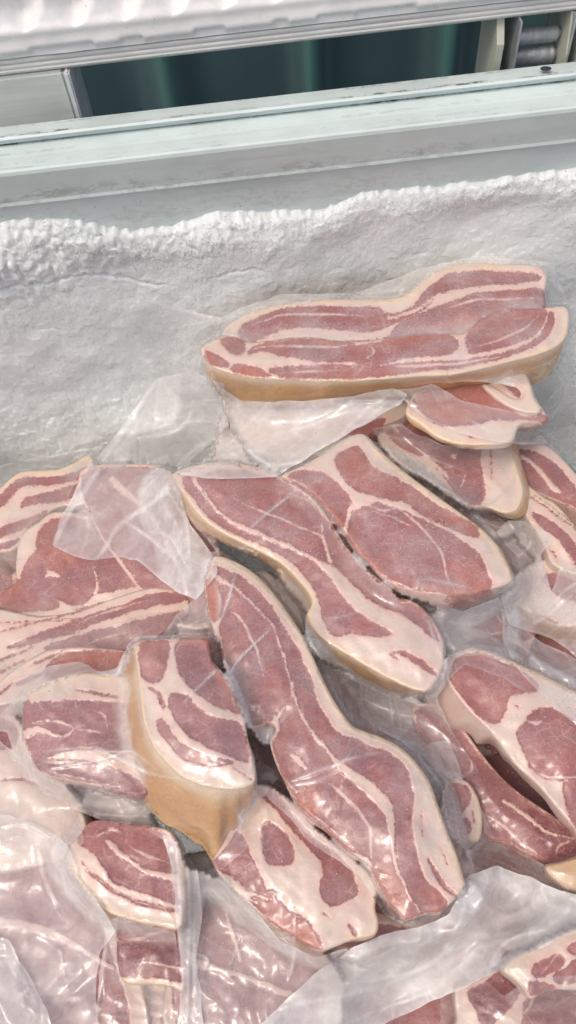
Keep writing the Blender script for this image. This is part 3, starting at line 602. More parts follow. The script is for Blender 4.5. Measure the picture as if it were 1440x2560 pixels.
slab(pk5b, 'D1', [(120,420),(150,365),(230,318),(330,280),(430,265),(520,275),(640,290),(700,400),(700,500),(690,620),(680,700),(720,800),(735,868),(650,875),(560,850),(420,815),(300,790),(200,755),(160,690),(122,600),(115,490)],
  .016, th=.034, lean=[[(122,440),(200,412),(300,405),(400,400),(500,410),(620,425),(690,520),(680,650),(500,645),(350,645),(200,690),(160,660),(130,600),(116,500)],
   ([(150,690),(300,700),(400,705),(500,725),(640,770),(740,860),(640,875),(500,822),(300,782),(190,745)],-.35),([(120,420),(150,410),(160,500),(125,530)],.5),([(420,560),(620,580),(610,660),(480,640)],-.4)],
  fat=[([(118,575),(200,550),(270,575),(330,580),(360,540),(300,505),(230,500),(160,515)],[44,16,8,6,6]),([(200,655),(450,640),(620,672)],[4,8,5]),([(360,540),(450,552),(540,570)],[4,6,3]),([(460,450),(520,480),(540,560)],[3,5,3]),([(220,708),(330,712),(420,700)],[8,14,5])],
  ls=[([(380,350),(470,362),(590,385)],[4,16,18])], frost=.6, rind=(1,6))
pk6 = pack('small fan shaped belly end with curved white fat edge, lower left', 250, 2170, 0)
slab(pk6, 'D3', [(290,255),(310,208),(350,168),(400,105),(460,92),(560,105),(680,118),(780,150),(830,300),(820,565),(700,565),(600,545),(500,512),(430,462),(370,392),(315,320)],
  .0, lean=[([(350,182),(410,102),(530,110),(640,120),(760,170),(800,330),(800,430),(800,465),(700,432),(600,402),(520,370),(480,320),(440,262),(385,210)],.15)],
  fat=[([(490,190),(540,240),(610,290),(660,322),(800,352)],[26,24,18,30]),([(570,200),(660,252),(800,290)],[5,9,6]),([(430,165),(500,135),(545,140)],[5,14,8])], ls=[([(365,275),(400,320),(440,355),(520,412),(620,460),(700,480),(800,495)],[3,14,18,20,20])], frost=.35, rind=(8,15))
pk7 = pack('small striped belly end with dark lean bands, directly below the fan shaped end', 370, 2390, -.03)
slab(pk7, 'D3', [(532,545),(620,520),(800,540),(840,600),(835,850),(770,842),(690,832),(600,832),(555,815),(533,760),(525,650)],
  -.022, lean=[([(530,560),(800,550),(840,620),(700,622),(540,628)],-.4),([(525,645),(600,637),(840,642),(840,742),(700,728),(600,735),(530,740)],-1.),([(535,757),(650,742),(760,757),(840,772),(840,815),(720,800),(620,795),(545,790)],-.5)],
  fat=[([(545,632),(640,622),(720,590),(810,600)],[8,10,8])], frost=.3, rind=(5,8))
pk8 = pack('striped belly end curving in from the left edge, farthest left under the frost wall', 90, 1280, -.06)
slab(pk8, 'C4', [(-80,300),(0,250),(50,203),(110,165),(200,157),(300,150),(380,120),(470,85),(520,250),(440,330),(300,350),(230,400),(160,450),(110,530),(70,570),(0,582),(-80,590)],
  -.062, ls=[([(-60,370),(20,300),(100,224),(200,212),(330,205),(450,160)],[50,52,44,46,44,40]),([(115,350),(150,312),(250,295),(340,280),(440,240)],[10,50,62,66,60]),([(-60,495),(60,455),(160,420),(240,365)],[52,50,44,14]),([(-60,560),(40,535),(110,500)],[44,40,10])], fat=[([(150,330),(200,350),(280,345)],[4,6,3])], frost=.6, rind=(0,7))
pk9 = pack('ragged dark red lean piece under the hanging film, left side', 230, 1440, -.04)
slab(pk9, 'C4', [(90,560),(105,505),(140,460),(200,420),(280,370),(450,380),(600,430),(750,540),(900,680),(975,790),(960,830),(800,850),(600,880),(400,930),(150,1000),(0,960),(-60,900),(-50,810),(0,780),(78,735),(82,650)],
  -.042, lean=[([(80,722),(130,700),(230,600),(290,555),(400,560),(520,560),(700,620),(880,740),(800,740),(650,760),(520,785),(480,800),(400,850),(300,820),(260,840),(150,790)],-.15),([(-60,810),(0,790),(90,735),(180,800),(290,830),(280,868),(150,880),(-60,880)],.2),([(140,622),(220,540),(280,540),(220,630),(110,702)],.25),([(230,600),(290,555),(420,560),(400,640),(300,700),(240,690)],.45),[(215,450),(330,400),(600,440),(760,560),(860,690),(700,640),(520,565),(290,560),(190,560)],[(400,870),(600,820),(800,770),(930,790),(800,810),(600,850)]],
  fat=[([(240,700),(260,690),(300,700)],[20,30,16]),([(480,660),(500,730),(490,790)],[6,14,20]),([(310,680),(380,700)],[8,5]),([(540,650),(700,630)],[10,5])], frost=.55)
pk10 = pack('long streaky belly slab with many thin parallel stripes, left side', 200, 1570, -.03)
slab(pk10, 'C4', [(-80,880),(0,870),(200,905),(400,880),(600,810),(780,760),(930,780),(975,830),(960,900),(850,990),(700,1060),(600,1095),(450,1110),(300,1120),(150,1150),(60,1200),(-80,1300)],
  -.034, lean=[[(50,1062),(250,980),(450,905),(650,840),(820,785),(950,800),(970,820),(800,850),(600,900),(450,960),(300,1010),(100,1062)],[(230,1075),(420,1000),(600,960),(750,920),(950,880),(900,970),(700,1040),(640,1085),(500,1090),(350,1095)]],
  fat=[([(400,940),(600,865),(800,815)],[3,6,3]),([(420,1060),(560,1010),(700,980)],[4,6,3]),([(330,1050),(500,1020)],[4,4])],
  ls=[([(0,940),(200,930),(400,920)],[4,8,4]),([(-40,1150),(60,1110),(180,1060)],[8,14,4]),([(-60,1010),(100,960),(300,910),(420,880)],[4,9,10,4]),([(-60,1240),(30,1180),(120,1130)],[10,14,6])], frost=.55)
pk11 = pack('brownish belly end with a folded fat lip, peeping out above the pale fat cap', 160, 1650, -.01)
slab(pk11, 'C4', [(-60,1290),(0,1240),(90,1165),(180,1112),(260,1078),(400,1065),(550,1075),(670,1098),(700,1200),(600,1300),(400,1300),(200,1330),(0,1370),(-60,1380)],
  -.012, lean=[([(230,1200),(300,1112),(420,1088),(560,1092),(680,1115),(640,1240),(520,1240),(400,1210),(300,1230)],.6)], ls=[([(150,1160),(250,1120),(320,1085)],[3,18,4]),([(100,1250),(230,1190)],[30,10]),([(0,1300),(80,1240)],[18,6])], fat=[([(300,1120),(350,1090)],[12,4])], frost=.35)
# --- right side
pk12 = pack('shadowed pork block whose white fat and tan rind face right, below the bone tipped chunk', 1180, 1180, .0)
slab(pk12, 'D6', [(-150,110),(0,95),(130,150),(250,250),(500,260),(720,260),(870,270),(900,380),(950,520),(1000,680),(1010,780),(960,900),(850,930),(700,880),(550,870),(400,770),(260,680),(150,610),(0,540),(-180,330)],
  -.002, th=.016, lean=[([(100,200),(640,200),(655,400),(670,600),(690,750),(650,850),(560,850),(450,752),(350,602),(270,482)],-.6),([(-100,150),(0,160),(150,200),(230,350),(200,450),(100,430),(0,380),(-100,280)],-.2),([(560,420),(640,400),(680,720),(600,700)],.4)],
  fat=[([(425,455),(450,465)],[28,34]),([(480,740),(520,650),(540,600)],[4,6,3]),([(260,480),(330,560),(400,640)],[14,30,10]),([(600,800),(650,760)],[20,12])], ls=[([(735,370),(745,500),(755,640)],[4,9,3])], rind=(6,13), frost=.4,
  ext=[(870,270,60,20),(950,520,60,30),(1000,680,50,30),(960,900,60,40),(0,95,0,0),(260,680,0,20)])
pk13 = pack('dark belly slab with bright red lean edge, far right below the film corner', 1370, 1200, -.02)
slab(pk13, 'D6', [(850,330),(1000,320),(1180,360),(1300,450),(1440,600),(1560,740),(1560,1000),(1440,900),(1300,840),(1150,780),(1000,700),(930,560),(880,430)],
  -.025, lean=[([(950,520),(1000,500),(1100,560),(1200,690),(1260,755),(1390,780),(1560,900),(1560,960),(1440,880),(1300,820),(1150,762),(1010,662)],.35),([(940,410),(1100,430),(1250,510),(1400,680),(1500,800),(1380,770),(1270,690),(1180,580),(1060,480)],-.1)],
  fat=[([(960,455),(1060,500),(1140,580),(1240,700),(1270,740)],[8,16,22,24,10])], frost=.55)
pk14 = pack('slanting belly slab with two white fat stripes, cut by the right edge of the picture', 1380, 1320, -.01)
slab(pk14, 'D6', [(960,640),(1080,720),(1180,800),(1260,840),(1350,930),(1440,1040),(1560,1180),(1560,1500),(1440,1440),(1330,1400),(1230,1330),(1180,1200),(1100,1060),(1000,900)],
  -.014, lean=[([(1080,920),(1180,962),(1300,1040),(1380,1120),(1470,1230),(1560,1350),(1560,1450),(1440,1340),(1380,1250),(1300,1132),(1200,1062),(1120,992)],.5)], ls=[([(1060,790),(1200,880),(1330,980),(1440,1060),(1520,1150)],[5,14,10,14,6]),([(1100,780),(1250,880),(1400,1000)],[3,6,3]),([(1210,1230),(1260,1250),(1280,1300)],[6,16,6])], fat=[([(1150,1030),(1300,1090)],[10,4])], frost=.3, rind=(1,6))
pk15 = pack('pale hazy slab with tan underside, right of the middle pair, seen through wrinkled film', 1340, 1500, -.02)
slab(pk15, 'D6', [(870,1520),(950,1420),(1100,1330),(1300,1280),(1450,1320),(1600,1450),(1600,1850),(1440,1860),(1280,1850),(1160,1800),(1020,1720),(890,1640)], -.022, lean=[([(1080,1740),(1200,1780),(1280,1830),(1150,1790)],.2),([(1180,1450),(1350,1420),(1560,1500),(1560,1650),(1300,1600)],-.1)], fat=[([(1200,1500),(1500,1600)],[20,10])], rind=(6,11), frost=.5)
pk16 = pack('ragged red scrap of lean seen through film, below the right slab of the middle pair', 1180, 1570, -.02)
slab(pk16, 'D6', [(200,1760),(550,1640),(700,1580),(830,1600),(858,1780),(870,1950),(855,2100),(700,2090),(480,2060),(330,1980),(230,1860)], -.014, lean=[([(300,1800),(600,1690),(820,1620),(850,1800),(860,2080),(700,2080),(560,1990),(400,1900)],-.1)], fat=[([(560,1930),(700,1930),(850,1900)],[10,20,10]),([(760,1640),(790,1750),(850,1850)],[5,8,5]),([(700,1850),(760,1960),(850,1980)],[6,8,4]),([(380,1850),(480,1950),(620,1920)],[20,30,20])], frost=.5)
pk17 = pack('broad pork slab with two lean eyes in white fat, running off the right edge', 1300, 1750, .01)
slab(pk17, 'D4', [(815,300),(806,225),(845,168),(920,140),(1020,155),(1150,210),(1300,280),(1440,350),(1560,400),(1560,1100),(1470,1060),(1420,1000),(1350,920),(1250,800),(1150,712),(1060,592),(1000,522),(900,422)],
  .014, th=.034, lean=[([(828,250),(858,190),(930,160),(1030,180),(1180,250),(1250,310),(1240,348),(1150,358),(1110,380),(1090,450),(1050,500),(982,472),(902,392),(842,312)],.15),
   [(1178,520),(1240,442),(1320,435),(1440,490),(1560,540),(1560,800),(1440,780),(1300,770),(1222,722),(1190,642),(1152,560)],([(1380,800),(1440,788),(1560,800),(1560,1060),(1440,1010),(1395,900)],-.1)],
  fat=[([(1190,490),(1240,500),(1290,480)],[8,14,5]),([(1230,740),(1330,770),(1480,760)],[14,12,6])], ls=[([(1150,415),(1160,420)],8)], frost=.5, rind=(3,8),
  ext=[(806,225,-60,40),(815,300,-110,110),(900,422,-120,90),(1000,522,-60,70),(1060,592,-15,25),(1150,712,-5,20),(1250,800,0,20),(1440,350,0,30),(1020,155,0,30)])
pk18 = pack('long narrow dark lean strip running to the right edge under the broad two eyed slab', 1250, 1950, -.01)
slab(pk18, 'D4', [(640,430),(720,400),(800,440),(900,540),(960,620),(1050,735),(1150,830),(1250,900),(1370,980),(1440,1040),(1560,1100),(1560,1180),(1420,1170),(1330,1192),(1200,1142),(1100,1085),(1010,1060),(960,965),(900,862),(850,782),(750,680),(690,600)],
  -.014, lean=[([(660,450),(740,430),(840,500),(960,640),(1050,752),(1150,842),(1250,915),(1370,985),(1560,1090),(1560,1170),(1330,1190),(1200,1140),(1100,1080),(1010,1055),(960,960),(900,860),(850,780),(750,678),(695,600)],-.5),([(1200,900),(1370,990),(1500,1080),(1330,1170),(1250,1060)],-.6)],
  fat=[([(960,925),(1080,1000),(1180,1090),(1300,1170)],[5,10,14]),([(1090,880),(1200,950),(1300,1030),(1440,1060)],[12,20,10,8]),([(925,680),(930,720),(910,750)],[4,12,8]),([(1340,1160),(1360,1100),(1440,1060)],[14,10,6]),([(700,500),(800,560),(860,640)],[3,5,3])], frost=.45)
pk19 = pack('small round pork end with a fat ring, right of the S shaped slab', 1165, 2030, -.01)
slab(pk19, 'D4', [(815,785),(900,780),(950,838),(980,930),(980,1040),(952,1080),(880,1065),(830,1040),(790,900)], -.004, lean=[([(820,800),(895,805),(922,868),(885,930),(848,945),(800,900)],.6),([(850,990),(900,962),(925,990),(912,1040),(870,1022)],.6)], ls=[([(935,930),(945,980)],8)], frost=.2, rind=(2,5))
pk20 = pack('yellow rinded pork knuckle slice at the lower right corner, on top of the film band', 1380, 2430, .02)
slab(pk20, 'D4', [(1085,1700),(1130,1640),(1220,1600),(1320,1545),(1440,1500),(1580,1480),(1580,1780),(1440,1800),(1300,1800),(1222,1845),(1180,1790),(1140,1750)], .006, th=.03, lean=[[(1230,1690),(1290,1650),(1370,1630),(1380,1680),(1310,1715),(1250,1740)],[(1330,1730),(1400,1690),(1440,1650),(1500,1650),(1500,1730),(1440,1760),(1370,1765)],[(1400,1590),(1480,1550),(1560,1540),(1560,1620),(1440,1630)],[(1210,1770),(1260,1760),(1340,1780),(1290,1800),(1220,1830)]], fat=[([(1240,1760),(1340,1640),(1440,1580)],[4,4])], rind=(1,5), frost=.3, tone0=.1)
pk21 = pack('patch of bare yellow pork rind poking in at the right edge above the film band', 1420, 2190, .01)
slab(pk21, 'D4', [(1290,1200),(1360,1180),(1440,1158),(1580,1120),(1580,1330),(1440,1320),(1330,1260)], .002, lean=[], rind=(0,7), frost=.1, rindtop=True, ext=[(1290,1200,0,8),(1440,1158,0,4),(1440,1320,0,20)])
pk22 = pack('dark purple lean slab with a pink fat edge, in the shadow below the knuckle slice', 1300, 2500, -.03)
slab(pk22, 'D4', [(850,1790),(930,1765),(1100,1690),(1300,1700),(1440,1740),(1580,1760),(1580,2100),(880,2100),(860,1940)], -.03, lean=[([(925,1790),(1000,1760),(1100,1700),(1180,1790),(1100,1900),(1000,1980),(960,1900),(930,1850)],-.7),([(1200,1850),(1400,1780),(1580,1760),(1580,2080),(1050,2090),(1180,1960)],-.5)], fat=[([(1190,1780),(1230,1850),(1150,1950)],[6,12,8])], frost=.4)
pk23 = pack('broad blurred pork slab under glossy film at the lower left corner', 160, 2350, -.03)
slab(pk23, 'S', [(-120,2080),(60,2060),(180,2090),(260,2200),(330,2380),(340,2620),(-120,2640)], -.034, lean=[[(-60,2130),(150,2130),(230,2260),(290,2420),(300,2600),(-60,2600)]], fat=[([(-40,2300),(120,2330),(280,2420)],[30,22,12]),([(150,2380),(170,2470)],[10,4])], frost=.8)
pk24 = pack('blurred pork slab under film, below the slab with the round eye of lean', 620, 2420, -.02)
slab(pk24, 'S', [(440,2180),(560,2200),(700,2290),(820,2390),(860,2480),(800,2640),(440,2640),(420,2400)], -.03, lean=[[(450,2210),(560,2240),(690,2340),(790,2420),(800,2480),(740,2620),(460,2620)]], fat=[([(460,2400),(600,2440),(760,2500)],[24,12,20]),([(560,2260),(600,2400)],[6,10])], frost=.8)
pk25 = pack('shaded blurred pork slab in the hollow between the middle pair and the S shaped slab', 950, 1750, -.02)
slab(pk25, 'S', [(700,1560),(860,1620),(1000,1700),(1080,1790),(1130,1950),(1160,2120),(1080,2180),(960,2080),(860,1900),(760,1750)], -.032, lean=[[(740,1600),(860,1650),(980,1730),(1060,1830),(1110,1980),(1120,2120),(980,2050),(880,1880),(790,1740)]], fat=[([(800,1620),(900,1760),(1000,1950)],[6,14,6])], frost=.7)
pk26 = pack('blurred pale slab beneath the crumpled film, between the hanging sheet and the middle pair', 420, 1350, -.03)
slab(pk26, 'S', [(200,1180),(330,1160),(440,1180),(520,1300),(560,1420),(540,1560),(430,1560),(330,1450),(240,1320)], -.036, lean=[[(205,1190),(330,1170),(435,1190),(510,1305),(550,1420),(530,1545),(430,1545),(335,1440),(245,1315)]], fat=[([(280,1200),(400,1320),(470,1480)],[20,12,14])], frost=.9)
pk27 = pack('slab behind frosted film at the left edge below the pale fat cap', 60, 2000, -.02)
slab(pk27, 'S', [(-120,1800),(20,1780),(100,1880),(180,1980),(220,2080),(160,2150),(-120,2160)], -.026, lean=[([(-80,1800),(20,1800),(40,1860),(-80,1880)],-.2)], ls=[([(-60,1960),(60,1950),(140,1990)],[4,10,4])], frost=.5)
pk28 = pack('grey shadowed slab at the very right edge, behind the hanging film flap', 1400, 1650, -.03)
slab(pk28, 'S', [(1240,1520),(1400,1560),(1560,1580),(1560,1760),(1400,1720),(1290,1660)], -.05, lean=[([(1270,1540),(1540,1590),(1540,1730),(1400,1700),(1300,1650)],-.2)], frost=.5)
# ---- a lower layer of slabs, seen in the gaps only
def filler(px, py, ang, ln, wd, z, label):
    pk = pack(label, px, py, z)
    c, s = math.cos(R(ang)), math.sin(R(ang))
    def T(q): return [(px+a*c*ln/2-b*s*wd/2, py+a*s*ln/2+b*c*wd/2) for a, b in q]
    slab(pk, 'S', T([(-1,-.7),(-.5,-1),(0,-.9),(.5,-1),(1,-.8),(1.05,0),(1,.8),(.4,1),(-.4,.95),(-1,.8),(-1.06,0)]), z, lean=[T([(-.95,-.6),(0,-.5),(.95,-.6),(.95,-.1),(0,-.05),(-.95,-.2)]), T([(-.95,.1),(0,.15),(.95,.1),(.95,.6),(0,.7),(-.95,.55)])], fat=[(T([(-.9,-.3),(0,-.25),(.9,-.35)]), 5)], frost=.5, step=8)
for i, (px, py, a, ln, wd, z, lb) in enumerate([
 (330,1440,70,460,280,-.125,'deep slab in the gap left of the middle pair'), (80,1720,10,480,320,-.075,'deep slab under the left edge of the heap'),
 (250,2120,60,560,340,-.075,'deep slab beneath the fan shaped end'), (620,1700,60,640,300,-.07,'deep slab beneath the pointed end of the S shaped slab'),
 (900,2050,40,640,340,-.075,'deep slab beneath the foot of the S shaped slab'), (1150,1620,80,520,330,-.07,'deep slab in the gap under the red lean scrap'),
 (1330,1900,35,560,330,-.08,'deep slab beneath the long narrow lean strip'), (1330,1350,60,560,340,-.085,'deep slab beneath the right hand stripes'),
 (1050,1130,20,560,300,-.07,'deep slab in the dark gap under the top double pack'), (560,2420,80,560,360,-.085,'deep slab beneath the bottom of the heap'),
 (1050,2450,0,700,380,-.085,'deep slab beneath the thick film band'), (120,2460,85,520,360,-.09,'deep slab in the lower left corner'), (380,2530,5,330,200,-.065,'deep slab below the striped belly end, at the bottom edge'), (700,1650,60,420,240,-.055,'deep slab in the hollow beside the upper half of the S shaped slab'), (1180,1560,20,300,260,-.055,'deep slab behind the ragged red scrap'), (1330,2230,20,520,320,-.07,'deep slab under the milky film at the right edge'), (60,1500,80,420,300,-.14,'deep slab at the left edge between the striped slabs'), (1000,2300,10,520,260,-.07,'deep slab just right of the foot of the S shaped slab'),
 (1600,1560,70,560,330,-.07,'deep slab lying past the right edge beside the hanging film flap'), (1620,2080,60,560,340,-.075,'deep slab lying past the right edge beside the yellow rind'), (-170,1560,80,560,330,-.14,'deep slab lying past the left edge beside the striped slabs'), (-180,2120,80,600,340,-.075,'deep slab lying past the left edge beside the glossy film'),
 (760,1140,10,420,260,-.085,'deep slab in the dark corner under the top pack')]):
    filler(px, py, a, ln, wd, z+.024, lb)
# ================================================================ bags of film
BVH = BVHTree.FromPolygons([Vector(v) for v in OBST_V], OBST_F, all_triangles=False)
CAMV = Vector(CAM)
_cache = {}
def depth(px, py):      # metres from the camera to the heap along this ray
    k = (int(px), int(py))
    if k not in _cache:
        d = Vector(ray(px, py)).normalized(); h = BVH.ray_cast(CAMV, d)
        _cache[k] = h[3] if h[3] is not None else .7
    return _cache[k]
def crumple(p, s, per=90.):
    r = np.random.default_rng(s); o = np.zeros(len(p)); kl = np.zeros(len(p)); wp = p+18*np.stack([noise(p/120, s), noise(p/120, s+1)], 1)
    for k in range(5):
        a = r.uniform(0, math.pi); per_k = per*r.uniform(.6, 1.9); t = (wp @ np.array([math.cos(a), math.sin(a)]))/per_k+r.uniform()
        wgt = sm(noise(p/150+k*3.1, s+k), -.2, .5); o += np.abs((t % 1)*2-1)*wgt*(per_k/per)*.5
        dk = np.minimum(t % .5, .5-(t % .5))*per_k; kl = np.maximum(kl, wgt*np.exp(-(dk/3.2)**2))
    return o, kl
FILMTOP = {}
def film(parent, out, base=.30, creases=(), gap=.0018, amp=.0035, per=90., relax=45, seed=1, tent=0., lift=.03, edge=.22, cut=.034, loose=.0, step=5., wr=None, crk=1.):
    ctrl = np.array(out, float); n = len(ctrl); ring, _ = resample(ctrl, np.arange(n), step, n); ring = (ring+np.roll(ring, 1, 0)+np.roll(ring, -1, 0))/3
    ring = ring+np.stack([noise(ring/40, seed+70), noise(ring/40, seed+71)], 1)*4+np.stack([noise(ring/13, seed+72), noise(ring/13, seed+73)], 1)*1.2
    G = 8; lo = ring.min(0)-40; hi = ring.max(0)+40
    gx = np.arange(lo[0], hi[0], G); gy = np.arange(lo[1], hi[1], G)
    D = np.array([[depth(x, y) for x in gx] for y in gy])-gap
    for (d0, fpoly) in FILMTOP.values():
        pass
    T = D.copy()
    if tent:      # air in the bag: lifted before it settles
        T = T-tent
    for k in range(relax):
        Tp = np.pad(T, 1, mode='edge'); A = (Tp[:-2, 1:-1]+Tp[2:, 1:-1]+Tp[1:-1, :-2]+Tp[1:-1, 2:])/4
        T = np.minimum(D, A)
    T = np.maximum(T, D-lift)
    vv, ff = tri_mesh(ring, step)
    def samp(A, p):
        fx = np.clip((p[:, 0]-lo[0])/G, 0, len(gx)-1.001); fy = np.clip((p[:, 1]-lo[1])/G, 0, len(gy)-1.001)
        i = fx.astype(int); j = fy.astype(int); a = fx-i; b = fy-j
        return A[j, i]*(1-a)*(1-b)+A[j, i+1]*a*(1-b)+A[j+1, i]*(1-a)*b+A[j+1, i+1]*a*b
    t = samp(T, vv); gp = samp(D, vv)-t
    ls = np.maximum(sm(gp, .0012, .010), loose)
    c1, k1 = crumple(vv, seed, per); c2, k2 = crumple(vv+500, seed+40, per*.4)
    if wr:        # pulled folds running along one direction
        a = R(wr[0]); dd = np.array([-math.sin(a), math.cos(a)]); q = (vv @ dd)/wr[1]+1.2*noise(vv/160, seed+5)
        c1 = c1*.5+np.abs((q % 1)*2-1)**1.5*.9
    disp = amp*(c1+.28*c2)*(.15+.85*ls)
    op = base*(.10+.90*ls)+.06*(c1-.6)*(.3+.7*ls)+(.16*k1*sm(noise(vv/60, seed+9), -.3, .5)+.07*k2*sm(noise(vv/45, seed+19), -.1, .6))*(.25+.75*ls)*crk
    # whitened lines where the film is folded sharply
    for cspec in creases:
        pts, wd, hh, oo = cspec; cx = np.array(pts, float)
        dd = polydist(vv, cx, 0.0); en = np.minimum(np.linalg.norm(vv-cx[0], axis=1), np.linalg.norm(vv-cx[-1], axis=1)); tp = .25+.75*sm(en, 0, 45); dd = dd/tp; disp = disp+.3*hh*np.clip(1-dd/wd, 0, 1)**1.3; op = op+oo*(.75+.5*noise(vv/35, seed+3))*np.exp(-(dd/(wd*.45))**2)*1.3*(.4+.6*tp)
    ed = seg_dist(vv, ring, np.roll(ring, -1, 0)); op = op+edge*(.6+.6*noise(vv/50, seed+4))*np.exp(-(ed/4.5)**2)  # whiter cut rim: caught light imitated by extra opacity
    t = t-disp; dirs = ray(vv[:, 0], vv[:, 1]); dirs /= np.linalg.norm(dirs, axis=1)[:, None]
    V = CAM+dirs*t[:, None]; op = np.clip(op, .03, .9)
    F = [f for f in ff if op[list(f)].max() > cut]
    F = [f if np.dot(np.cross(V[f[1]]-V[f[0]], V[f[2]]-V[f[0]]), CAM-V[f[0]]) > 0 else f[::-1] for f in F]
    us = sorted({i for f in F for i in f}); mp = {a: b for b, a in enumerate(us)}
    F = [tuple(mp[i] for i in f) for f in F]
    return obj('bag_film', V[us], F, M_FILM, parent, attrs={'op': op[us]})
# ---- which film lies where (photo pixels become points on the heap)
film(pk1, [(545,800),(600,770),(700,735),(900,730),(1050,670),(1200,640),(1380,655),(1425,770),(1440,860),(1400,930),(1300,960),(1100,955),(980,970),(800,1000),(640,1010),(560,990),(500,880)],
  base=.34, seed=3, amp=.002, per=120, edge=.03, creases=[([(640,870),(700,850),(960,815)],5,.0008,.16),([(945,765),(960,810),(975,850)],5,.0008,.3),([(1050,900),(1110,940),(1140,975)],6,.001,.3),([(600,800),(615,850),(610,890)],5,.0008,.25),([(1280,940),(1380,900),(1420,860)],6,.001,.25),([(560,880),(610,890),(640,870)],5,.001,.2)])
film(pk1, [(345,742),(430,765),(500,780),(565,795),(510,868),(530,930),(560,985),(545,1030),(480,1010),(400,1000),(385,930),(340,850),(300,800)], base=.32, seed=5, loose=.7, amp=.0025, per=70, edge=.10, relax=80,
  creases=[([(345,745),(450,775),(560,800)],7,.002,.3),([(500,870),(430,900),(390,930)],6,.002,.25),([(540,800),(480,810),(400,830)],6,.002,.15),([(500,870),(460,960),(400,1000)],8,.002,.2)])
film(pk1, [(525,940),(600,1005),(800,1000),(985,972),(1020,985),(1000,1010),(900,1066),(790,1132),(690,1192),(560,1200),(430,1186),(500,1130),(572,1090),(575,1020)], base=.58, seed=7, loose=.75, amp=.003, per=110, gap=.004, relax=140, edge=.14,
  creases=[([(430,1186),(560,1200),(690,1190),(790,1132),(900,1066),(985,988)],16,.003,.22),([(575,1095),(690,1175)],7,.002,.25),([(820,1120),(900,1040),(985,980)],12,.003,.25),([(660,1090),(780,1060),(900,1000)],7,.002,.15),([(690,1130),(700,1170)],5,.002,.2)])
film(pk1, [(985,975),(1080,960),(1150,1000),(1330,1040),(1400,960),(1380,900),(1410,885),(1500,930),(1500,1035),(1440,1065),(1350,1103),(1250,1106),(1140,1080),(1060,1045),(1010,1003)], base=.30, seed=9, loose=.5, amp=.003, per=90, gap=.003, relax=90,
  creases=[([(990,990),(1060,1046),(1140,1082),(1250,1106),(1350,1102)],14,.002,.22),([(1160,1040),(1240,1090)],8,.002,.3),([(1400,900),(1410,1000),(1330,1080)],12,.003,.3),([(1370,1040),(1390,1090)],6,.002,.25)])
film(pk2, [(395,945),(480,925),(560,960),(572,1060),(500,1130),(432,1185),(450,1240),(475,1310),(530,1385),(545,1430),(490,1500),(450,1480),(400,1450),(345,1402),(300,1390),(232,1403),(180,1388),(132,1368),(150,1300),(215,1175),(300,1070)],
  base=.66, seed=11, relax=160, amp=.004, per=110, tent=.004, loose=.5, creases=[([(395,945),(330,1050),(250,1170),(170,1290),(140,1360)],14,.005,.30),([(430,1190),(400,1240),(300,1310),(270,1360),(240,1400)],12,.004,.40),([(310,1300),(380,1350),(450,1410)],8,.003,.40),([(455,1245),(470,1330),(475,1400)],8,.003,.35),([(420,1200),(455,1245)],6,.002,.3),([(350,1330),(420,1340),(470,1420)],6,.002,.25),([(210,1250),(220,1330),(200,1390)],7,.002,.12)])
film(pk2, [(330,1065),(420,1010),(480,1000),(572,1000),(572,1090),(500,1130),(440,1185),(370,1160)], base=.38, seed=17, gap=.006, relax=120, amp=.003, loose=.8, per=80, creases=[([(340,1080),(470,1055),(560,1060)],8,.003,.3),([(560,1085),(480,1130),(430,1180)],9,.003,.4)])
film(pk2, [(425,1180),(520,1170),(700,1100),(900,1085),(1050,1150),(1200,1290),(1300,1400),(1290,1470),(1270,1530),(1240,1580),(1140,1610),(1130,1680),(1080,1750),(1000,1760),(880,1700),(760,1620),(700,1520),(640,1450),(540,1380),(470,1290)],
  base=.30, seed=21, amp=.0025, per=110, edge=.15, creases=[([(600,1345),(660,1290),(740,1225)],6,.0012,.40),([(1040,1510),(1045,1460),(1060,1445),(1180,1470)],8,.002,.35),([(1050,1500),(1080,1580),(1110,1650)],9,.002,.25),([(760,1535),(830,1545),(930,1520)],5,.0008,.2),([(800,1240),(830,1215)],5,.001,.3)])
film(pk3, [(515,1385),(560,1375),(650,1410),(740,1530),(800,1640),(850,1750),(900,1830),(1010,1860),(1090,1930),(1140,2030),(1180,2150),(1215,2230),(1160,2300),(1060,2330),(960,2290),(900,2190),(780,2110),(690,2010),(620,1940),(640,1860),(600,1800),(560,1700),(540,1600),(460,1610),(405,1590),(440,1540),(490,1490)],
  base=.34, seed=31, amp=.0022, per=90, edge=.18, creases=[([(530,1440),(550,1500),(540,1580),(545,1640)],9,.003,.35),([(590,1430),(570,1500),(545,1570)],6,.002,.5),([(410,1592),(480,1560),(530,1535)],7,.002,.3),([(565,1705),(600,1645),(680,1570)],6,.0015,.5),([(580,1780),(585,1720)],5,.001,.3),([(720,1955),(800,1925),(880,1895),(960,1880)],9,.002,.5),([(720,1960),(820,1940),(900,1850)],6,.0015,.3),([(640,1935),(700,1945),(740,1975),(760,1968)],8,.002,.45),([(870,2130),(920,2170),(990,2195)],6,.001,.25),([(880,1820),(870,1870),(840,1900)],5,.001,.2),([(435,1530),(470,1580)],6,.002,.3),([(690,2000),(900,2160)],4,.0006,.1)])
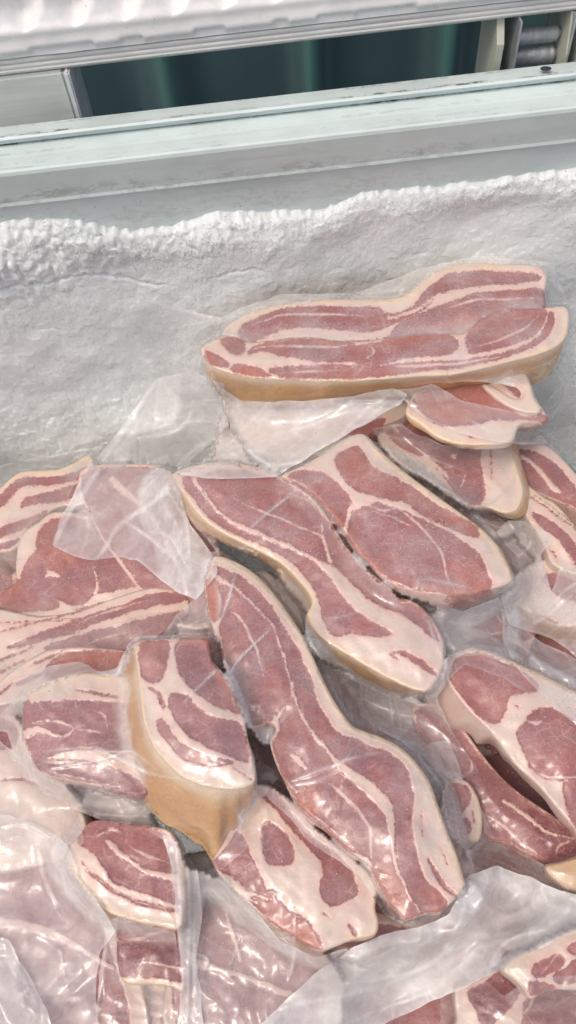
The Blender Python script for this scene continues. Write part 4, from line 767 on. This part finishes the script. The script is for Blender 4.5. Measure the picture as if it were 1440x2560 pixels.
film(pk5, [(-40,1730),(40,1700),(120,1665),(200,1652),(250,1680),(290,1672),(320,1610),(345,1590),(530,1590),(560,1640),(620,1770),(645,1900),(700,1935),(660,1990),(600,2060),(620,2120),(560,2170),(520,2200),(500,2330),(512,2450),(530,2600),(440,2600),(452,2450),(438,2300),(425,2160),(405,2100),(350,2064),(260,2052),(180,2020),(90,1962),(35,1890),(20,1830),(-40,1825)],
  base=.46, seed=43, amp=.0028, per=100, edge=.16, creases=[([(120,1920),(250,1900),(330,1880),(400,1935)],7,.002,.30),([(240,1865),(290,1895),(380,1935),(450,1945)],7,.002,.40),([(210,1875),(330,1880)],6,.001,.3),([(455,1760),(560,1660),(630,1630)],7,.002,.5),([(230,1668),(290,1690),(310,1620)],7,.002,.3),([(0,1790),(60,1740),(160,1690)],8,.002,.2),([(490,2180),(500,2280),(495,2420),(500,2560)],8,.003,.25),([(470,2150),(478,2300),(470,2560)],6,.002,.2),([(580,2000),(610,2060),(650,2080),(655,2150)],6,.0015,.3),([(180,2020),(300,2040),(400,2040)],8,.002,.12),([(440,2090),(460,2300),(455,2560)],10,.002,.12)])
film(pk23, [(-60,2040),(30,2035),(120,2075),(170,2110),(200,2200),(270,2290),(290,2330),(250,2380),(240,2500),(250,2600),(-60,2600)], base=.74, seed=51, amp=.004, per=95, loose=.45, creases=[([(90,2110),(110,2200),(150,2290)],9,.003,.28),([(0,2350),(60,2450),(120,2560)],12,.003,.3),([(-10,2070),(60,2060),(140,2100)],7,.004,.2),([(0,2095),(60,2090)],6,.003,.2),([(180,2240),(270,2310)],6,.001,.1)])
film(pk7, [(265,2300),(300,2290),(440,2310),(450,2600),(240,2600),(240,2520)], base=.40, seed=57, amp=.0018, per=80, creases=[([(270,2310),(245,2520)],9,.002,.3),([(340,2330),(310,2315)],5,.001,.3),([(415,2380),(430,2560)],5,.001,.25),([(240,2530),(430,2560)],7,.001,.12)])
film(pk24, [(495,2180),(540,2170),(640,2280),(700,2350),(790,2395),(870,2370),(860,2480),(800,2600),(500,2600),(480,2400)], base=.62, seed=61, amp=.004, per=85, loose=.4, creases=[([(720,2290),(735,2380),(720,2460)],9,.003,.40),([(560,2330),(600,2330),(570,2430)],7,.002,.2),([(490,2380),(520,2400),(500,2440)],8,.004,.4),([(505,2260),(520,2220),(600,2290)],6,.002,.2)])
film(pk4, [(560,2120),(640,2050),(700,2060),(660,2120),(700,2240),(740,2280),(735,2400),(700,2440),(700,2340),(610,2290)], base=.16, seed=63, amp=.002, per=70, edge=.08, creases=[([(630,2040),(655,2080),(655,2160),(690,2220)],7,.002,.2)])
film(pk20, [(610,2600),(700,2515),(790,2430),(880,2372),(960,2335),(1050,2315),(1120,2290),(1170,2190),(1240,2165),(1330,2195),(1400,2228),(1500,2240),(1500,2300),(1440,2330),(1330,2380),(1240,2430),(1150,2475),(1060,2515),(960,2560),(900,2600)],
  base=.72, seed=71, relax=200, gap=.008, amp=.003, per=260, loose=.9, edge=.12, wr=(-33,120), crk=.5, creases=[([(700,2520),(900,2480),(1060,2420),(1150,2350)],12,.003,.2),([(780,2600),(960,2520),(1130,2470)],10,.004,.18),([(1180,2200),(1150,2300),(1100,2400)],14,.003,.12),([(800,2470),(1000,2440),(1120,2400)],9,.002,.1)])
film(pk17, [(900,1700),(1000,1750),(1060,1730),(1120,1640),(1200,1610),(1330,1640),(1440,1700),(1500,1740),(1500,1830),(1400,1780),(1250,1690),(1160,1660),(1090,1740),(1130,1830),(1200,1930),(1150,1950),(1190,2000),(1240,2100),(1400,2180),(1500,2210),(1500,2260),(1380,2230),(1250,2170),(1190,2190),(1160,2120),(1110,1980),(1040,1880),(960,1830),(900,1790)],
  base=.34, seed=81, amp=.003, per=80, loose=.2, creases=[([(975,1760),(985,1830)],6,.002,.4),([(1120,1640),(1100,1720),(1060,1760)],8,.002,.2),([(1085,1860),(1140,1930),(1150,1970)],8,.002,.25),([(1190,1640),(1330,1700),(1440,1780)],6,.001,.15),([(1190,1730),(1220,1800)],5,.001,.15)])
film(pk18, [(1070,1860),(1120,1850),(1150,1920),(1155,1960),(1110,1940),(1080,1900)], base=.42, seed=83, amp=.001, per=60, loose=.6, edge=.1)
film(pk15, [(1240,1330),(1270,1300),(1310,1302),(1370,1335),(1378,1360),(1350,1390),(1378,1480),(1400,1420),(1500,1400),(1500,1720),(1440,1640),(1390,1600),(1270,1560),(1250,1480),(1290,1440),(1300,1400)],
  base=.44, seed=91, gap=.003, amp=.0045, per=75, loose=.7, creases=[([(1335,1395),(1360,1440),(1380,1490)],7,.003,.4),([(1365,1370),(1385,1490)],6,.002,.3),([(1325,1330),(1320,1370),(1250,1420)],7,.003,.3),([(1440,1480),(1370,1540),(1330,1560)],8,.003,.3),([(1500,1420),(1420,1470),(1390,1500)],7,.003,.25)])
film(pk16, [(1060,1510),(1160,1530),(1270,1480),(1300,1560),(1280,1660),(1200,1640),(1110,1640),(1080,1600)], base=.46, seed=95, amp=.002, per=70, loose=.35, creases=[([(1255,1500),(1262,1600),(1265,1660)],6,.002,.35),([(1090,1550),(1180,1560),(1250,1530)],7,.001,.15)])
film(pk28, [(1260,1520),(1330,1590),(1440,1650),(1500,1680),(1500,1860),(1400,1780),(1300,1680),(1255,1600)], base=.36, seed=97, amp=.004, per=70, loose=.6, creases=[([(1390,1600),(1425,1655)],7,.004,.5),([(1270,1560),(1330,1640),(1400,1720)],10,.003,.25)])
film(pk12, [(930,1070),(1000,1060),(1100,1110),(1200,1120),(1290,1130),(1330,1260),(1320,1320),(1240,1320),(1200,1300),(1140,1250),(1050,1190),(960,1120)], base=.10, seed=101, amp=.003, per=70, creases=[([(1000,1130),(1070,1190),(1140,1240),(1190,1270)],7,.002,.3),([(1190,1270),(1240,1245),(1290,1200)],7,.002,.25),([(945,1080),(980,1100)],9,.003,.4)])
film(pk13, [(1270,1110),(1360,1108),(1440,1180),(1500,1240),(1500,1060),(1440,1060),(1380,1090)], base=.36, seed=103, amp=.003, per=60, loose=.4)
film(pk8, [(-40,1180),(60,1150),(170,1130),(260,1110),(200,1180),(150,1290),(130,1370),(60,1400),(-40,1400)], base=.12, seed=107, amp=.0015, per=90, creases=[([(95,1220),(140,1270)],5,.001,.3)], edge=.1)
film(pk9, [(-40,1380),(60,1400),(130,1370),(240,1400),(350,1410),(470,1500),(450,1600),(200,1640),(-40,1700)], base=.10, seed=109, amp=.0015, per=100, edge=.03)
film(pk27, [(-40,1830),(40,1880),(110,1970),(200,2040),(210,2110),(150,2110),(60,2060),(-40,2050)], base=.34, seed=113, amp=.003, per=80, loose=.5)
film(pk22, [(1100,2500),(1200,2440),(1260,2490),(1330,2440),(1500,2440),(1500,2600),(1100,2600)], base=.20, seed=117, amp=.003, per=60, loose=.3, edge=.06)
film(pk25, [(760,1560),(900,1660),(1000,1740),(1080,1840),(1150,2000),(1170,2120),(1090,2100),(1000,1900),(880,1830),(800,1700)], base=.26, seed=119, amp=.003, per=70, edge=.06, creases=[([(975,1740),(985,1830)],6,.002,.35)])
film(pk24, [(405,2085),(450,2100),(495,2180),(505,2290),(492,2400),(515,2600),(442,2600),(455,2450),(440,2300),(428,2170)], base=.62, seed=131, gap=.003, amp=.002, per=60, loose=.8, relax=90, edge=.1, creases=[([(470,2130),(475,2300),(468,2560)],7,.003,.25),([(440,2110),(452,2250),(452,2400)],5,.002,.2),([(490,2200),(486,2350),(492,2560)],5,.002,.25)])
film(pk23, [(-40,2330),(20,2350),(90,2470),(150,2600),(-40,2600)], base=.45, seed=133, gap=.004, amp=.004, per=70, loose=.8, relax=90)

# ---- crumbs of ice scattered over the packs
cv_, cf_ = [], []
for (cx, cy, sx, sy, nn) in [(775,1385,38,22,60),(735,1345,30,12,25),(1060,1290,90,70,60),(1100,1350,50,60,30),(175,1900,50,14,45),(520,1235,60,50,20),(650,1500,80,90,30),(980,1650,90,60,25),(900,2000,120,150,40),(760,2180,100,100,30),(200,2440,120,100,60),(600,2400,100,80,40),(1300,1850,110,110,40),(160,1660,90,14,70),(960,830,260,50,60),(1200,1180,80,60,40),(620,1330,100,50,20),(450,1720,70,90,25),(1250,2050,100,40,25),(170,1480,110,70,35)]:
    for k in range(nn):
        px, py = rng.normal(cx, sx*.6), rng.normal(cy, sy*.6)
        if not (-30 < px < 1470 and 600 < py < 2590): continue
        t = depth(px, py)-.0012; d = ray(px, py); c = CAM+d/np.linalg.norm(d)*t; r = rng.uniform(.00014, .00042)*(1.5 if rng.uniform() < .12 else 1)
        M = Euler(rng.uniform(0, 6, 3)).to_matrix(); b = len(cv_)
        for q in ico: cv_.append(tuple(Vector(c)+M @ Vector(q)*r))
        cf_ += [tuple(i+b for i in f) for f in icf]
ic = obj('ice_crumbs', cv_, cf_, M_CR, None); ic['kind'] = 'stuff'; ic['label'] = 'tiny white crumbs of ice scattered over the meat packs'; ic['category'] = 'ice'
